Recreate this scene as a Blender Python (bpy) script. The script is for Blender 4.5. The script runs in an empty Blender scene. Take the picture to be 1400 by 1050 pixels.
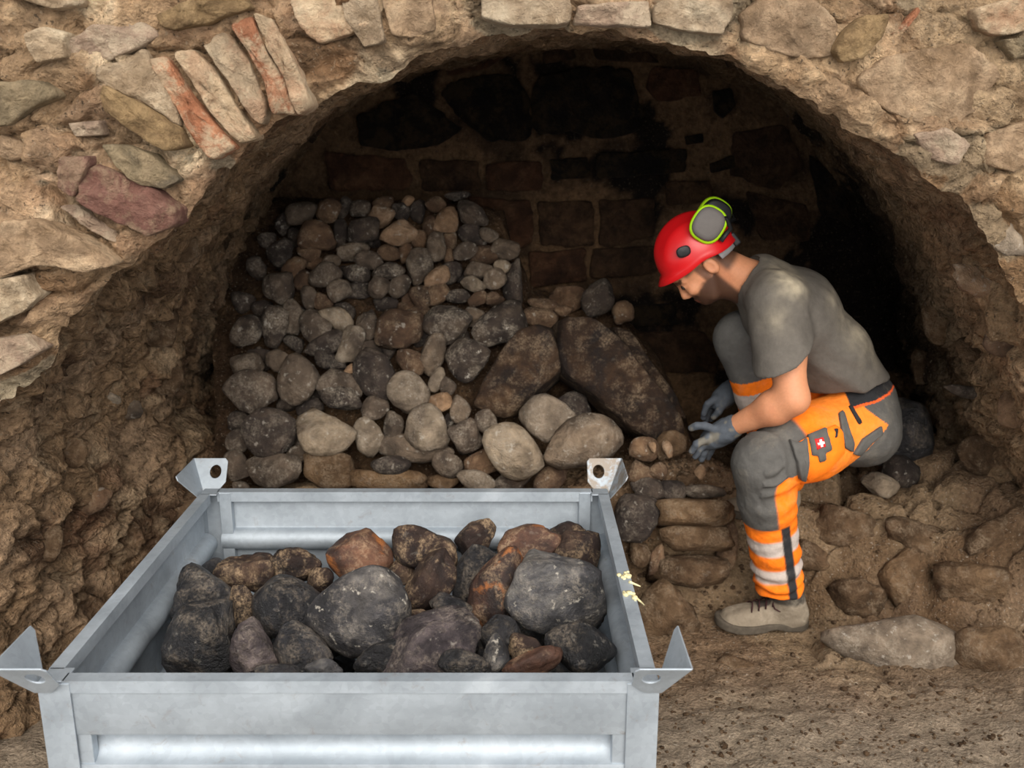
import bpy, bmesh, math, random
import numpy as np
from mathutils import Vector, Matrix
from mathutils.bvhtree import BVHTree
from mathutils.geometry import tessellate_polygon

# ------------------------------------------------------------------ camera, sky, sun, exposure
SC = bpy.context.scene
COL = SC.collection
FPX = 1300.0                       # focal length in pixels of a 1400 px wide frame
PITCH = math.radians(14.8)
EYE = np.array([0.0, 0.0, 1.6])
cam_d = bpy.data.cameras.new('camera'); cam = bpy.data.objects.new('camera', cam_d); COL.objects.link(cam)
cam_d.sensor_width = 36.0; cam_d.lens = 36.0 * FPX / 1400.0
cam.location = EYE; cam.rotation_euler = (math.pi / 2 - PITCH, 0, 0)
cam_d.dof.use_dof = True; cam_d.dof.focus_distance = 2.35; cam_d.dof.aperture_fstop = 4.0
cam_d.clip_start = 0.05
SC.camera = cam
SC.view_settings.view_transform = 'Standard'; SC.view_settings.look = 'None'
SC.view_settings.gamma = 1.0; SC.view_settings.use_curve_mapping = False
SC.view_settings.exposure = 0.68

world = bpy.data.worlds.new('overcast_sky'); SC.world = world; world.use_nodes = True
bg = world.node_tree.nodes['Background']
bg.inputs[0].default_value = (0.98, 0.985, 0.985, 1); bg.inputs[1].default_value = 0.95
sun_d = bpy.data.lights.new('veiled_sun', 'SUN'); sun = bpy.data.objects.new('veiled_sun', sun_d); COL.objects.link(sun)
sun_d.energy = 2.5; sun_d.angle = math.radians(50); sun_d.color = (1.0, 0.93, 0.84)
sun.location = (-1, -3, 6)
sun.rotation_euler = Vector((-0.10, 0.84, -0.54)).to_track_quat('-Z', 'Y').to_euler()

# ------------------------------------------------------------------ helpers: pixels, noise, meshes
CT, ST = math.cos(PITCH), math.sin(PITCH)
CR = np.array([1.0, 0, 0]); CU = np.array([0, ST, CT]); CB = np.array([0, -CT, ST])   # image right, image up, towards the viewer
def ray(px, py):
    dx = (px - 700.0) / FPX; dy = -(py - 525.0) / FPX
    return np.array([dx, CT + dy * ST, -ST + dy * CT])
def P(px, py, Y):
    d = ray(px, py); return EYE + d * (Y / d[1])
def PZ(px, py, z):
    d = ray(px, py); return EYE + d * ((z - EYE[2]) / d[2])
def mpp(p):                                   # metres per pixel at a point
    return float(np.dot(np.asarray(p) - EYE, -CB)) / FPX
def lin(h):
    h = h.lstrip('#'); v = [int(h[i:i + 2], 16) / 255.0 for i in (0, 2, 4)]
    return tuple(c / 12.92 if c <= 0.04045 else ((c + 0.055) / 1.055) ** 2.4 for c in v)

def _hash(ix, iy, iz, seed):
    h = (ix * 374761393 + iy * 668265263 + iz * 1440662683 + seed * 974634777) & 0xffffffff
    h = ((h ^ (h >> 13)) * 1274126177) & 0xffffffff
    h = ((h ^ (h >> 16)) * 2246822519) & 0xffffffff
    return ((h ^ (h >> 15)) & 0xffffff) / float(0xffffff)
def vnoise(p, seed=0):
    p = np.asarray(p, float); f = np.floor(p); i = f.astype(np.int64); t = p - f
    t = t * t * t * (t * (t * 6 - 15) + 10)
    r = 0
    for a in (0, 1):
        wx = t[:, 0] if a else 1 - t[:, 0]
        for b in (0, 1):
            wy = t[:, 1] if b else 1 - t[:, 1]
            for c in (0, 1):
                wz = t[:, 2] if c else 1 - t[:, 2]
                r = r + wx * wy * wz * _hash(i[:, 0] + a, i[:, 1] + b, i[:, 2] + c, seed)
    return r * 2 - 1
def fbm(p, scale, octs=4, seed=0, gain=0.5):
    p = np.asarray(p, float) * scale; a = 1.0; s = 0; n = 0
    for k in range(octs):
        s = s + a * vnoise(p, seed + k * 17); n += a; a *= gain; p = p * 2.03 + 7.1
    return s / n
def worley(p, scale, seed=0):
    p = np.asarray(p, float) * scale; i = np.floor(p).astype(np.int64)
    f1 = np.full(len(p), 9.0); f2 = np.full(len(p), 9.0); cid = np.zeros(len(p))
    for a in (-1, 0, 1):
        for b in (-1, 0, 1):
            for c in (-1, 0, 1):
                j = i + np.array([a, b, c]); x, y, z = j[:, 0], j[:, 1], j[:, 2]
                q = j + np.stack([_hash(x, y, z, seed), _hash(x, y, z, seed + 1), _hash(x, y, z, seed + 2)], 1)
                d = np.linalg.norm(q - p, axis=1); n = _hash(x, y, z, seed + 3); near = d < f1
                f2 = np.where(near, f1, np.minimum(f2, d)); cid = np.where(near, n, cid); f1 = np.where(near, d, f1)
    return f1, f2, cid
def sstep(a, b, x):
    t = np.clip((x - a) / (b - a), 0, 1); return t * t * (3 - 2 * t)

def mesh_obj(name, verts, faces, mat, parent=None, smooth=True, col=None):
    me = bpy.data.meshes.new(name)
    me.from_pydata(np.asarray(verts, float).tolist(), [], [list(map(int, f)) for f in faces] if not isinstance(faces, np.ndarray) else faces.tolist())
    if smooth: me.polygons.foreach_set('use_smooth', np.ones(len(me.polygons), bool))
    if col is not None:
        at = me.color_attributes.new('Col', 'FLOAT_COLOR', 'POINT')
        c4 = np.ones((len(verts), 4)); c4[:, :3] = col
        at.data.foreach_set('color', c4.ravel())
    me.materials.append(mat); me.update()
    o = bpy.data.objects.new(name, me); COL.objects.link(o)
    if parent is not None: o.parent = parent
    return o
def local_obj(name, verts, faces, mat, parent=None, smooth=True, col=None):
    """mesh whose origin sits at its own centre (parent must sit at the world origin or be None/at parent loc)"""
    v = np.asarray(verts, float); c = (v.min(0) + v.max(0)) / 2
    o = mesh_obj(name, v - c, faces, mat, parent, smooth, col)
    base = np.array(parent.location) if parent is not None else 0
    if parent is not None and parent.parent is not None: base = base + np.array(parent.parent.location)
    o.location = c - base
    return o
def grid_faces(n, m):
    i = np.arange(n - 1)[:, None] * m + np.arange(m - 1)[None, :]
    return np.stack([i, i + m, i + m + 1, i + 1], -1).reshape(-1, 4)
def empty(name, loc):
    o = bpy.data.objects.new(name, None); COL.objects.link(o); o.location = loc; o.empty_display_size = 0.1; return o
def tag(o, label, cat, group=None):
    o['label'] = label; o['category'] = cat
    if group: o['group'] = group
    return o
def struct(o, label=None):
    o['kind'] = 'structure'
    if label: o['label'] = label
    return o
def tube(pts, r, sides=8):
    """swept tube; r a number or a list. returns verts, faces"""
    pts = [np.asarray(p, float) for p in pts]; n = len(pts); V = []; F = []
    rs = r if hasattr(r, '__len__') else [r] * n
    up = np.array([0.3, 0.2, 0.93]); 
    for k in range(n):
        t = pts[min(k + 1, n - 1)] - pts[max(k - 1, 0)]; t = t / (np.linalg.norm(t) + 1e-9)
        a = np.cross(t, up); a /= np.linalg.norm(a) + 1e-9; b = np.cross(t, a)
        for s in range(sides):
            w = 2 * math.pi * s / sides; V.append(pts[k] + rs[k] * (math.cos(w) * a + math.sin(w) * b))
    for k in range(n - 1):
        for s in range(sides):
            s2 = (s + 1) % sides; F.append((k * sides + s, k * sides + s2, (k + 1) * sides + s2, (k + 1) * sides + s))
    F.append(tuple(range(sides))); F.append(tuple(reversed(range((n - 1) * sides, n * sides))))
    return V, F
def join(parts):
    V = []; F = []
    for v, f in parts:
        o = len(V); V += [tuple(x) for x in v]; F += [tuple(i + o for i in q) for q in f]
    return V, F
def plate(poly, holes, org, u, v, thick):
    """flat plate of outline poly (2-D) with holes, thickness along u x v"""
    org = np.asarray(org, float); u = np.asarray(u, float); v = np.asarray(v, float)
    w = np.cross(u, v); w = w / np.linalg.norm(w)
    loops = [list(poly)] + [list(h) for h in holes]; flat = [p for l in loops for p in l]
    tri = tessellate_polygon([[Vector((p[0], p[1], 0)) for p in l] for l in loops])
    n = len(flat); V = [org + p[0] * u + p[1] * v + w * thick / 2 for p in flat] + [org + p[0] * u + p[1] * v - w * thick / 2 for p in flat]
    F = []
    for t in tri:
        a, b, c = [flat[i] for i in t]
        if (b[0] - a[0]) * (c[1] - a[1]) - (b[1] - a[1]) * (c[0] - a[0]) < 0: t = (t[0], t[2], t[1])
        F.append(tuple(t)); F.append((t[0] + n, t[2] + n, t[1] + n))
    o = 0
    for l in loops:
        m = len(l)
        for k in range(m): F.append((o + k, o + (k + 1) % m, o + (k + 1) % m + n, o + k + n))
        o += m
    return V, F
def circle2(cx, cy, r, n=20):
    return [(cx + r * math.cos(2 * math.pi * k / n), cy + r * math.sin(2 * math.pi * k / n)) for k in range(n)]
def box(c, u, v, w):
    """box with half-extent vectors"""
    c, u, v, w = map(lambda x: np.asarray(x, float), (c, u, v, w))
    V = [c + a * u + b * v + d * w for a in (-1, 1) for b in (-1, 1) for d in (-1, 1)]
    F = [(0, 1, 3, 2), (4, 6, 7, 5), (0, 4, 5, 1), (2, 3, 7, 6), (0, 2, 6, 4), (1, 5, 7, 3)]
    return V, F
def fix_normals(o):
    bm = bmesh.new(); bm.from_mesh(o.data); bmesh.ops.recalc_face_normals(bm, faces=bm.faces); bm.to_mesh(o.data); bm.free()
def bevel(o, w, seg=2):
    m = o.modifiers.new('soft_edge', 'BEVEL'); m.width = w; m.segments = seg; m.limit_method = 'ANGLE'; m.angle_limit = math.radians(35)
    return o

# ------------------------------------------------------------------ materials
class NT:
    def __init__(s, name):
        s.m = bpy.data.materials.new(name); s.m.use_nodes = True; s.t = s.m.node_tree; s.b = s.t.nodes['Principled BSDF']
        s.tc = s.t.nodes.new('ShaderNodeTexCoord')
    def n(s, t, **k):
        x = s.t.nodes.new(t)
        for a, b in k.items(): setattr(x, a, b)
        return x
    def set(s, sock, v):
        if hasattr(v, 'is_output'): s.t.links.new(v, sock)
        else: sock.default_value = v if not (isinstance(v, tuple) and len(v) == 3 and sock.type == 'RGBA') else (*v, 1)
    def noise(s, vec, scale, detail=6, rough=0.6, dist=0.0):
        x = s.n('ShaderNodeTexNoise'); s.set(x.inputs['Vector'], vec); x.inputs['Scale'].default_value = scale
        x.inputs['Detail'].default_value = detail; x.inputs['Roughness'].default_value = rough; x.inputs['Distortion'].default_value = dist
        return x.outputs['Fac']
    def voro(s, vec, scale, feature='F1', out='Distance', rnd=1.0):
        x = s.n('ShaderNodeTexVoronoi', feature=feature); s.set(x.inputs['Vector'], vec); x.inputs['Scale'].default_value = scale
        x.inputs['Randomness'].default_value = rnd
        return x.outputs[out]
    def ramp(s, fac, stops):
        x = s.n('ShaderNodeValToRGB'); s.set(x.inputs[0], fac); e = x.color_ramp.elements
        while len(e) < len(stops): e.new(0.5)
        for q, (p, c) in zip(e, stops):
            q.position = p; q.color = (*(c if hasattr(c, '__len__') else (c, c, c)), 1)
        return x.outputs[0]
    def mix(s, fac, a, b, blend='MIX'):
        x = s.n('ShaderNodeMix', data_type='RGBA', blend_type=blend); s.set(x.inputs[0], fac); s.set(x.inputs[6], a); s.set(x.inputs[7], b)
        return x.outputs[2]
    def math(s, op, a, b=0.5):
        x = s.n('ShaderNodeMath', operation=op); s.set(x.inputs[0], a); s.set(x.inputs[1], b); return x.outputs[0]
    def scale(s, vec, sc):
        x = s.n('ShaderNodeMapping'); s.set(x.inputs['Vector'], vec); x.inputs['Scale'].default_value = sc; return x.outputs[0]
    def bump(s, h, strength, dist=0.01):
        x = s.n('ShaderNodeBump'); s.set(x.inputs['Height'], h); x.inputs['Strength'].default_value = strength; x.inputs['Distance'].default_value = dist
        s.t.links.new(x.outputs[0], s.b.inputs['Normal'])
    def fin(s, col, rough=0.9, metal=0.0, spec=0.3):
        s.set(s.b.inputs['Base Color'], col); s.set(s.b.inputs['Roughness'], rough); s.set(s.b.inputs['Metallic'], metal)
        s.b.inputs['Specular IOR Level'].default_value = spec
        return s.m
    def obj(s): return s.tc.outputs['Object']
    def objrand(s): return s.n('ShaderNodeObjectInfo').outputs['Random']
    def shifted(s):                              # object coordinates shifted per object so that no two look alike
        r = s.math('MULTIPLY', s.objrand(), 37.0); x = s.n('ShaderNodeVectorMath', operation='ADD')
        s.t.links.new(s.obj(), x.inputs[0]); cx = s.n('ShaderNodeCombineXYZ')
        for k in range(3): s.t.links.new(r, cx.inputs[k])
        s.t.links.new(cx.outputs[0], x.inputs[1]); return x.outputs[0]

def mat_earth(name, rough_scale=1.0, bump=0.7, contrast=1.0, speck=(0.55, 0.45, 0.33), speck_amt=0.35, pit=0.75):
    """uses the mesh's own 'Col' for the broad colour and adds grain, grit, dark specks and bumped pits"""
    t = NT(name); v = t.obj()
    a = t.n('ShaderNodeAttribute', attribute_name='Col').outputs['Color']
    n1 = t.noise(v, 9 * rough_scale, 9, 0.72, 0.15); n2 = t.noise(v, 45 * rough_scale, 6, 0.7); n3 = t.noise(v, 170, 4, 0.7)
    c = t.mix(1.0, a, t.ramp(n1, [(0.25, 1 - 0.55 * contrast), (0.5, 1.0), (0.75, 1 + 0.38 * contrast)]), 'MULTIPLY')
    c = t.mix(1.0, c, t.ramp(n2, [(0.30, 1 - 0.6 * contrast), (0.5, 1.0), (0.70, 1 + 0.5 * contrast)]), 'MULTIPLY')
    sp = t.ramp(t.noise(v, 120, 2, 0.5), [(0.64, 0.0), (0.70, speck_amt)])
    c = t.mix(sp, c, speck)
    c = t.mix(t.ramp(t.noise(v, 75, 3, 0.55), [(0.30, pit), (0.36, 0.0)]), c, (0.05, 0.04, 0.03))  # dark aggregate specks in the colour
    g = t.voro(v, 70 * rough_scale); g2 = t.ramp(t.noise(v, 60, 2, 0.5), [(0.30, 0.0), (0.42, 1.0)])
    h = t.math('ADD', t.math('MULTIPLY', n1, 1.6), t.math('ADD', t.math('MULTIPLY', n2, 1.1), t.math('ADD', t.math('MULTIPLY', n3, 0.35), t.math('ADD', t.math('MULTIPLY', g, 0.4), t.math('MULTIPLY', g2, 0.25)))))
    t.bump(h, bump, 0.045)
    return t.fin(c, 0.95, spec=0.12)

def mat_stone(name, c0, c1, c2, dust=(0.33, 0.28, 0.22), dust_amt=0.5, white_amt=0.5, rough=0.75, spec=0.3, bump=0.9, soot=0.0, orange=0.0):
    t = NT(name); v = t.shifted()
    big = t.noise(v, 7, 5, 0.6, 0.5); mid = t.noise(v, 26, 7, 0.7, 0.3); fine = t.noise(v, 130, 5, 0.7)
    c = t.ramp(big, [(0.3, c0), (0.5, c1), (0.72, c2)])
    c = t.mix(1.0, c, t.ramp(mid, [(0.25, 0.45), (0.5, 0.95), (0.78, 1.45)]), 'MULTIPLY')
    c = t.mix(1.0, c, t.ramp(t.objrand(), [(0.0, (0.66, 0.62, 0.60)), (0.5, (0.9, 0.87, 0.84)), (1.0, (1.15, 1.09, 1.0))]), 'MULTIPLY')
    if soot: c = t.mix(t.ramp(t.noise(v, 5.5, 6, 0.65, 1.0), [(0.48, 0.0), (0.6, soot)]), c, (0.010, 0.009, 0.010))
    if orange: c = t.mix(t.ramp(t.noise(v, 11, 5, 0.6, 0.3), [(0.56, 0.0), (0.63, orange)]), c, (0.30, 0.105, 0.03))
    dm = t.math('MULTIPLY', t.ramp(t.noise(v, 13, 8, 0.75, 0.2), [(0.48, 0.0), (0.60, 1.0)]), t.ramp(fine, [(0.38, 0.0), (0.58, dust_amt)]))
    c = t.mix(dm, c, dust)
    c = t.mix(t.ramp(t.noise(v, 42, 3, 0.6), [(0.62, 0.0), (0.70, white_amt)]), c, (0.44, 0.40, 0.34))
    h = t.math('ADD', t.math('MULTIPLY', mid, 1.0), t.math('ADD', t.math('MULTIPLY', fine, 0.3), t.math('MULTIPLY', big, 0.8)))
    t.bump(h, bump, 0.02)
    r = t.ramp(mid, [(0.3, rough - 0.12), (0.7, min(1.0, rough + 0.15))])
    return t.fin(c, r, spec=spec)

def mat_plain(name, col, rough=0.6, metal=0.0, spec=0.4, var=0.15, scale=30, bump=0.0):
    t = NT(name); v = t.obj(); n = t.noise(v, scale, 5, 0.65)
    c = t.mix(1.0, col, t.ramp(n, [(0.3, 1 - var), (0.7, 1 + var)]), 'MULTIPLY')
    if bump: t.bump(n, bump, 0.004)
    return t.fin(c, rough, metal, spec)
def mat_cloth(name, bump=0.4, rough=0.85, dust=(0.42, 0.37, 0.28), dust_amt=0.0, dscale=6):
    t = NT(name); v = t.obj(); a = t.n('ShaderNodeAttribute', attribute_name='Col').outputs['Color']
    n = t.noise(v, 60, 5, 0.7); n0 = t.noise(v, 9, 5, 0.6)
    c = t.mix(1.0, a, t.ramp(n, [(0.3, 0.88), (0.7, 1.1)]), 'MULTIPLY')
    c = t.mix(1.0, c, t.ramp(n0, [(0.3, 0.88), (0.7, 1.1)]), 'MULTIPLY')
    if dust_amt: c = t.mix(t.math('MULTIPLY', t.ramp(t.noise(v, dscale, 6, 0.7, 0.4), [(0.52, 0.0), (0.72, dust_amt)]), t.ramp(n, [(0.3, 0.4), (0.6, 1.0)])), c, dust)
    t.bump(t.math('ADD', n, t.math('MULTIPLY', n0, 2.0)), bump, 0.006)
    return t.fin(c, rough, spec=0.15)

M_front = mat_earth('lime_mortar_masonry', 1.0, 0.95, 0.8, (0.62, 0.5, 0.36), 0.3)
M_soil = mat_earth('earth_face', 1.0, 0.9, 1.0)
M_back = mat_earth('sooty_mortar', 1.0, 0.6, 0.9, (0.2, 0.15, 0.1), 0.25)
M_floor = mat_earth('trodden_earth', 1.6, 0.7, 0.7, (0.5, 0.44, 0.36), 0.45, 0.15)

ST_MATS = {
 'g': mat_stone('grey_stone', lin('#37302b'), lin('#5e5247'), lin('#7d6e5f')),
 'p': mat_stone('pale_stone', lin('#554a41'), lin('#877a6a'), lin('#a59683'), white_amt=0.6, dust_amt=0.6),
 'd': mat_stone('dark_stone', lin('#221d1b'), lin('#3b332f'), lin('#564a40'), dust_amt=0.35),
 's': mat_stone('speckled_dark_stone', lin('#272120'), lin('#423933'), lin('#64574a'), white_amt=0.9, dust_amt=0.7),
 'b': mat_stone('brown_stone', lin('#3a2c22'), lin('#5c4737'), lin('#7a624c'), dust=(0.3, 0.22, 0.14)),
 't': mat_stone('tan_stone', lin('#68513e'), lin('#93785f'), lin('#ab8d70'), dust=(0.45, 0.34, 0.24)),
 'e': mat_stone('earthy_stone', lin('#4a3b2d'), lin('#6b5744'), lin('#846d55'), dust=(0.27, 0.20, 0.135), dust_amt=0.8, white_amt=0.12, rough=0.95, spec=0.08, bump=1.2),
 'k': mat_stone('soot_black_stone', lin('#0c0c0f'), lin('#1c1c21'), lin('#413f42'), dust=(0.34, 0.27, 0.2), dust_amt=0.4, white_amt=0.25, rough=0.42, spec=0.6, soot=0.6),
 'x': mat_stone('burnt_brown_stone', lin('#1a1311'), lin('#382a25'), lin('#625042'), dust=(0.40, 0.28, 0.17), dust_amt=0.75, white_amt=0.1, rough=0.7, soot=0.5, bump=0.7),
 'o': mat_stone('fire_reddened_stone', lin('#2b201d'), lin('#523a30'), lin('#7a5540'), dust=(0.42, 0.29, 0.18), dust_amt=0.5, white_amt=0.1, rough=0.62, soot=0.6, orange=0.85, bump=0.5),
 'w': mat_stone('ash_grey_stone', lin('#232427'), lin('#4f4f53'), lin('#908d89'), dust=(0.42, 0.36, 0.29), dust_amt=0.4, white_amt=0.9, rough=0.6, soot=0.35),
 'v': mat_stone('purplish_stone', lin('#211e21'), lin('#4a4347'), lin('#857a7c'), dust=(0.42, 0.34, 0.27), dust_amt=0.35, white_amt=0.4, rough=0.55, soot=0.35),
}
# ------------------------------------------------------------------ the place: arch wall, vault, back wall, ground
def yf(x): return 2.25 + 0.12 * x                 # plane of the arch wall
YB = 3.88                                          # back wall
def on_front(px, py, off=0.0):
    d = ray(px, py); t = (2.25 + off) / (d[1] - 0.12 * d[0]); return EYE + d * t
def disp3(p, k=1.0):
    """rough relief shared by every wall surface, so that neighbours meet"""
    a = 0.040 * fbm(p, 3.2, 3, 11) + 0.022 * fbm(p, 11, 3, 12) + 0.009 * fbm(p, 38, 2, 13)
    b = 0.030 * fbm(p, 3.2, 3, 21) + 0.016 * fbm(p, 11, 3, 22) + 0.008 * fbm(p, 38, 2, 23)
    c = 0.040 * fbm(p, 3.2, 3, 31) + 0.022 * fbm(p, 11, 3, 32) + 0.009 * fbm(p, 38, 2, 33)
    return np.stack([a, b, c], 1) * k

def rubble(p, seed):
    w = p + 0.05 * np.stack([fbm(p, 7, 3, seed + 40), fbm(p, 7, 3, seed + 41), fbm(p, 7, 3, seed + 42)], 1)
    f1, f2, cid = worley(w * np.array([0.75, 1.0, 1.15]), 7.5, seed)
    return f1, f2, cid
PAIRS = [(('w', -1.46, -0.2), ('w', -1.00, -0.2)), (('w', -1.42, 0.55), ('w', -1.00, 0.5)), ((-70, 590), (328, 560)), ((0, 532), (333, 480)),
         ((80, 472), (340, 400)), ((126, 412), (348, 355)), ((168, 382), (356, 320)), ((253, 297), (385, 262)), ((300, 240), (402, 232)),
         ((370, 190), (430, 200)), ((450, 137), (478, 152)), ((530, 100), (542, 115)), ((620, 72), (625, 90)), ((700, 55), (705, 76)),
         ((850, 40), (850, 64)), ((930, 50), (930, 74)), ((1000, 75), (1000, 100)), ((1080, 115), (1066, 145)), ((1150, 160), (1115, 200)),
         ((1230, 208), (1155, 260)), ((1300, 265), (1190, 335)), ((1350, 330), (1210, 415)), ((1400, 425), (1225, 505)), ((1450, 560), (1236, 610)),
         (('w', 1.74, 0.5), ('w', 1.60, 0.4)), (('w', 1.78, -0.2), ('w', 1.62, -0.2))]
def fpt(q): return np.array([q[1], yf(q[1]), q[2]]) if q[0] == 'w' else on_front(*q)
def bpt(q): return np.array([q[1], YB + 0.05, q[2]]) if q[0] == 'w' else P(q[0], q[1], YB) + np.array([0, 0.05, 0])
Fc = np.array([fpt(a) for a, b in PAIRS]); Bc = np.array([bpt(b) for a, b in PAIRS])
NS = 640
cum = np.concatenate([[0], np.cumsum(np.linalg.norm(np.diff(Fc, axis=0), axis=1))])
su = np.linspace(0, cum[-1], NS)
def resample(c):
    r = np.stack([np.interp(su, cum, c[:, k]) for k in range(3)], 1)
    for _ in range(50): r[1:-1] = (r[:-2] + 2 * r[1:-1] + r[2:]) / 4
    return r
FP = resample(Fc); BP = resample(Bc)

# --- colour fields of the surfaces
def colmix(c, m, k): return c * (1 - m[:, None]) + np.array(k)[None] * m[:, None]
def front_col(p):
    c = np.tile(np.array(lin('#917a62')), (len(p), 1))
    c = colmix(c, sstep(-0.1, 0.35, fbm(p, 3.0, 4, 41)), lin('#b09a80'))
    c = colmix(c, sstep(0.05, 0.4, fbm(p, 5.0, 4, 42)), lin('#755c46'))
    c = colmix(c, sstep(0.15, 0.4, fbm(p, 7.0, 4, 43)) * 0.7, lin('#c9b79e'))
    c = colmix(c, sstep(0.2, 0.42, fbm(p, 9.0, 4, 44)) * 0.7, lin('#5d4c3c'))
    c = colmix(c, sstep(0.26, 0.45, fbm(p, 6.0, 3, 45)) * 0.3, lin('#8a6550'))
    f1, f2, cid = rubble(p * np.array([1, 0, 1]), 300)
    c = c * (0.66 + 0.5 * cid)[:, None]
    c = colmix(c, sstep(0.72, 0.8, cid) * 0.35, lin('#85705f')); c = colmix(c, sstep(0.18, 0.1, cid) * 0.5, lin('#8d8676'))
    r = sstep(0.2, 1.2, p[:, 0])                        # the right hand flank is earthier stone
    c = colmix(c, r * 0.35, lin('#7d6850'))
    return np.clip(c * np.array([1.82, 1.74, 1.60]), 0, 0.85)
def soil_col(p):
    c = np.tile(np.array(lin('#907559')), (len(p), 1))
    c = colmix(c, sstep(-0.05, 0.35, fbm(p, 3.5, 4, 51)), lin('#a0856a'))
    c = colmix(c, sstep(0.05, 0.4, fbm(p, 6.0, 4, 52)), lin('#624c3a'))
    c = colmix(c, sstep(0.2, 0.4, fbm(p, 9.0, 3, 53)) * 0.6, lin('#b39a7c'))
    c = colmix(c, sstep(0.3, 0.45, fbm(p, 5.0, 3, 54)) * 0.5, lin('#775540'))
    return c * np.array([1.24, 1.25, 1.27])
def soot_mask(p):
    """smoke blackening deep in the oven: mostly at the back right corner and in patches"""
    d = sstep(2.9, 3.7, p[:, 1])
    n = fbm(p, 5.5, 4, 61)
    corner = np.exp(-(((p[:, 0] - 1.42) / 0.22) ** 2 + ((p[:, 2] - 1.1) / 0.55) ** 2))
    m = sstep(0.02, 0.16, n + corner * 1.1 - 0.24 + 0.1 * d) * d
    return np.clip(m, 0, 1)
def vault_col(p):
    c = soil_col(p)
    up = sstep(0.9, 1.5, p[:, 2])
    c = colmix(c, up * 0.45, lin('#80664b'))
    c = colmix(c, sstep(3.0, 3.8, p[:, 1]) * 0.5, lin('#4a3826'))  # darker brown towards the back
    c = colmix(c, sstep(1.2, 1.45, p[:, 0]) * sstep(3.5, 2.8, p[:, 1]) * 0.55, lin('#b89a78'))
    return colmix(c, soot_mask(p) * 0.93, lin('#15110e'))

NV = 150
tt = np.linspace(0, 1, NV)                             # 0 at the back, 1 at the arch edge
G = np.empty((NS, NV, 3))
for j, t in enumerate(tt):
    g = t ** 1.35
    G[:, j, 0] = BP[:, 0] + (FP[:, 0] - BP[:, 0]) * g
    G[:, j, 2] = BP[:, 2] + (FP[:, 2] - BP[:, 2]) * g
    G[:, j, 1] = BP[:, 1] + (FP[:, 1] - BP[:, 1]) * t
Gf = G.reshape(-1, 3); wob = disp3(Gf).reshape(NS, NV, 3)
side_amp = np.ones(NS); zs = FP[:, 2]
side_amp[:] = 1.0 + 0.35 * (1 - sstep(1.0, 1.4, zs))
GF = G.reshape(-1, 3); f1, f2, cid = rubble(GF, 330)
lump = (0.03 * np.exp(-(f2 - f1) / 0.12) + 0.03 * (0.5 - cid) + 0.045 * np.abs(fbm(GF, 9, 4, 75)) + 0.024 * fbm(GF, 26, 3, 76) + 0.008 * fbm(GF, 60, 2, 77)).reshape(NS, NV)
nrm_s = np.stack([FP[:, 0] - 0.15, np.zeros(NS), FP[:, 2] - 0.35], 1); nrm_s /= np.linalg.norm(nrm_s, axis=1)[:, None]
amp_s = 0.35 + 0.65 * (1 - sstep(1.25, 1.55, FP[:, 2]))
edge_fade = (1 - np.exp(-(1 - tt) / 0.03))
G = G + (lump * amp_s[:, None] * edge_fade[None])[:, :, None] * nrm_s[:, None, :]
G = G + wob * side_amp[:, None, None] * np.linspace(0.9, 1.0, NV)[None, :, None]
i_left = int(np.argmax(FP[:, 2] > 1.36)); i_right = NS - 1 - int(np.argmax(FP[::-1, 2] > 1.40))
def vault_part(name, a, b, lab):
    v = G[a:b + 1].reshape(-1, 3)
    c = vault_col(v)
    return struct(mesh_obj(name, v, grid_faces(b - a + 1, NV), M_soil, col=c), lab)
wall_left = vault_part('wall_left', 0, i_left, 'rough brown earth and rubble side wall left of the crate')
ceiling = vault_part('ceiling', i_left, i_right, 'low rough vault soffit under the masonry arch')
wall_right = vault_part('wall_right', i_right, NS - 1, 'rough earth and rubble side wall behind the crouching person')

# --- the arch wall itself: from the arch edge outwards
NU = 240
cen = np.array([0.15, 0.35])
dirx = np.stack([FP[:, 0] - cen[0], FP[:, 2] - cen[1]], 1); dirx /= np.linalg.norm(dirx, axis=1)[:, None]
for _ in range(10): dirx[1:-1] = (dirx[:-2] + 2 * dirx[1:-1] + dirx[2:]) / 4
uu = (np.linspace(0, 1, NU) ** 1.35) * 1.7
W = np.empty((NS, NU, 3))
for j, u in enumerate(uu):
    W[:, j, 0] = FP[:, 0] + dirx[:, 0] * u; W[:, j, 2] = FP[:, 2] + dirx[:, 1] * u
    W[:, j, 1] = yf(W[:, j, 0]) - 0.03 * (1 - math.exp(-u / 0.03)) 
def front_disp(p):
    d = disp3(p); f1, f2, cid = rubble(p * np.array([1, 0, 1]), 300)
    d[:, 1] += 0.035 * fbm(p, 6, 4, 71) + 0.028 * (0.5 - cid) + 0.030 * np.exp(-(f2 - f1) / 0.10) - 0.012 + 0.012 * fbm(p, 22, 3, 72) + 0.008 * fbm(p, 60, 2, 73); return d
Wd = front_disp(W.reshape(-1, 3)).reshape(NS, NU, 3); W0 = disp3(FP) * side_amp[:, None]
bl = np.exp(-uu / 0.02)[None, :, None]
W = W + Wd * (1 - bl) + W0[:, None, :] * bl
wv = W.reshape(-1, 3)
wall_front = struct(mesh_obj('wall_front', wv, grid_faces(NS, NU)[:, ::-1], M_front, col=front_col(wv)), 'lime mortared rubble wall with a broad low arch')
# top closure so that the wall has depth above
def front_surface_y(x, z):
    q = np.array([[x, yf(x), z]]); return float(yf(x) - 0.03 + front_disp(q)[0, 1])

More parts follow.
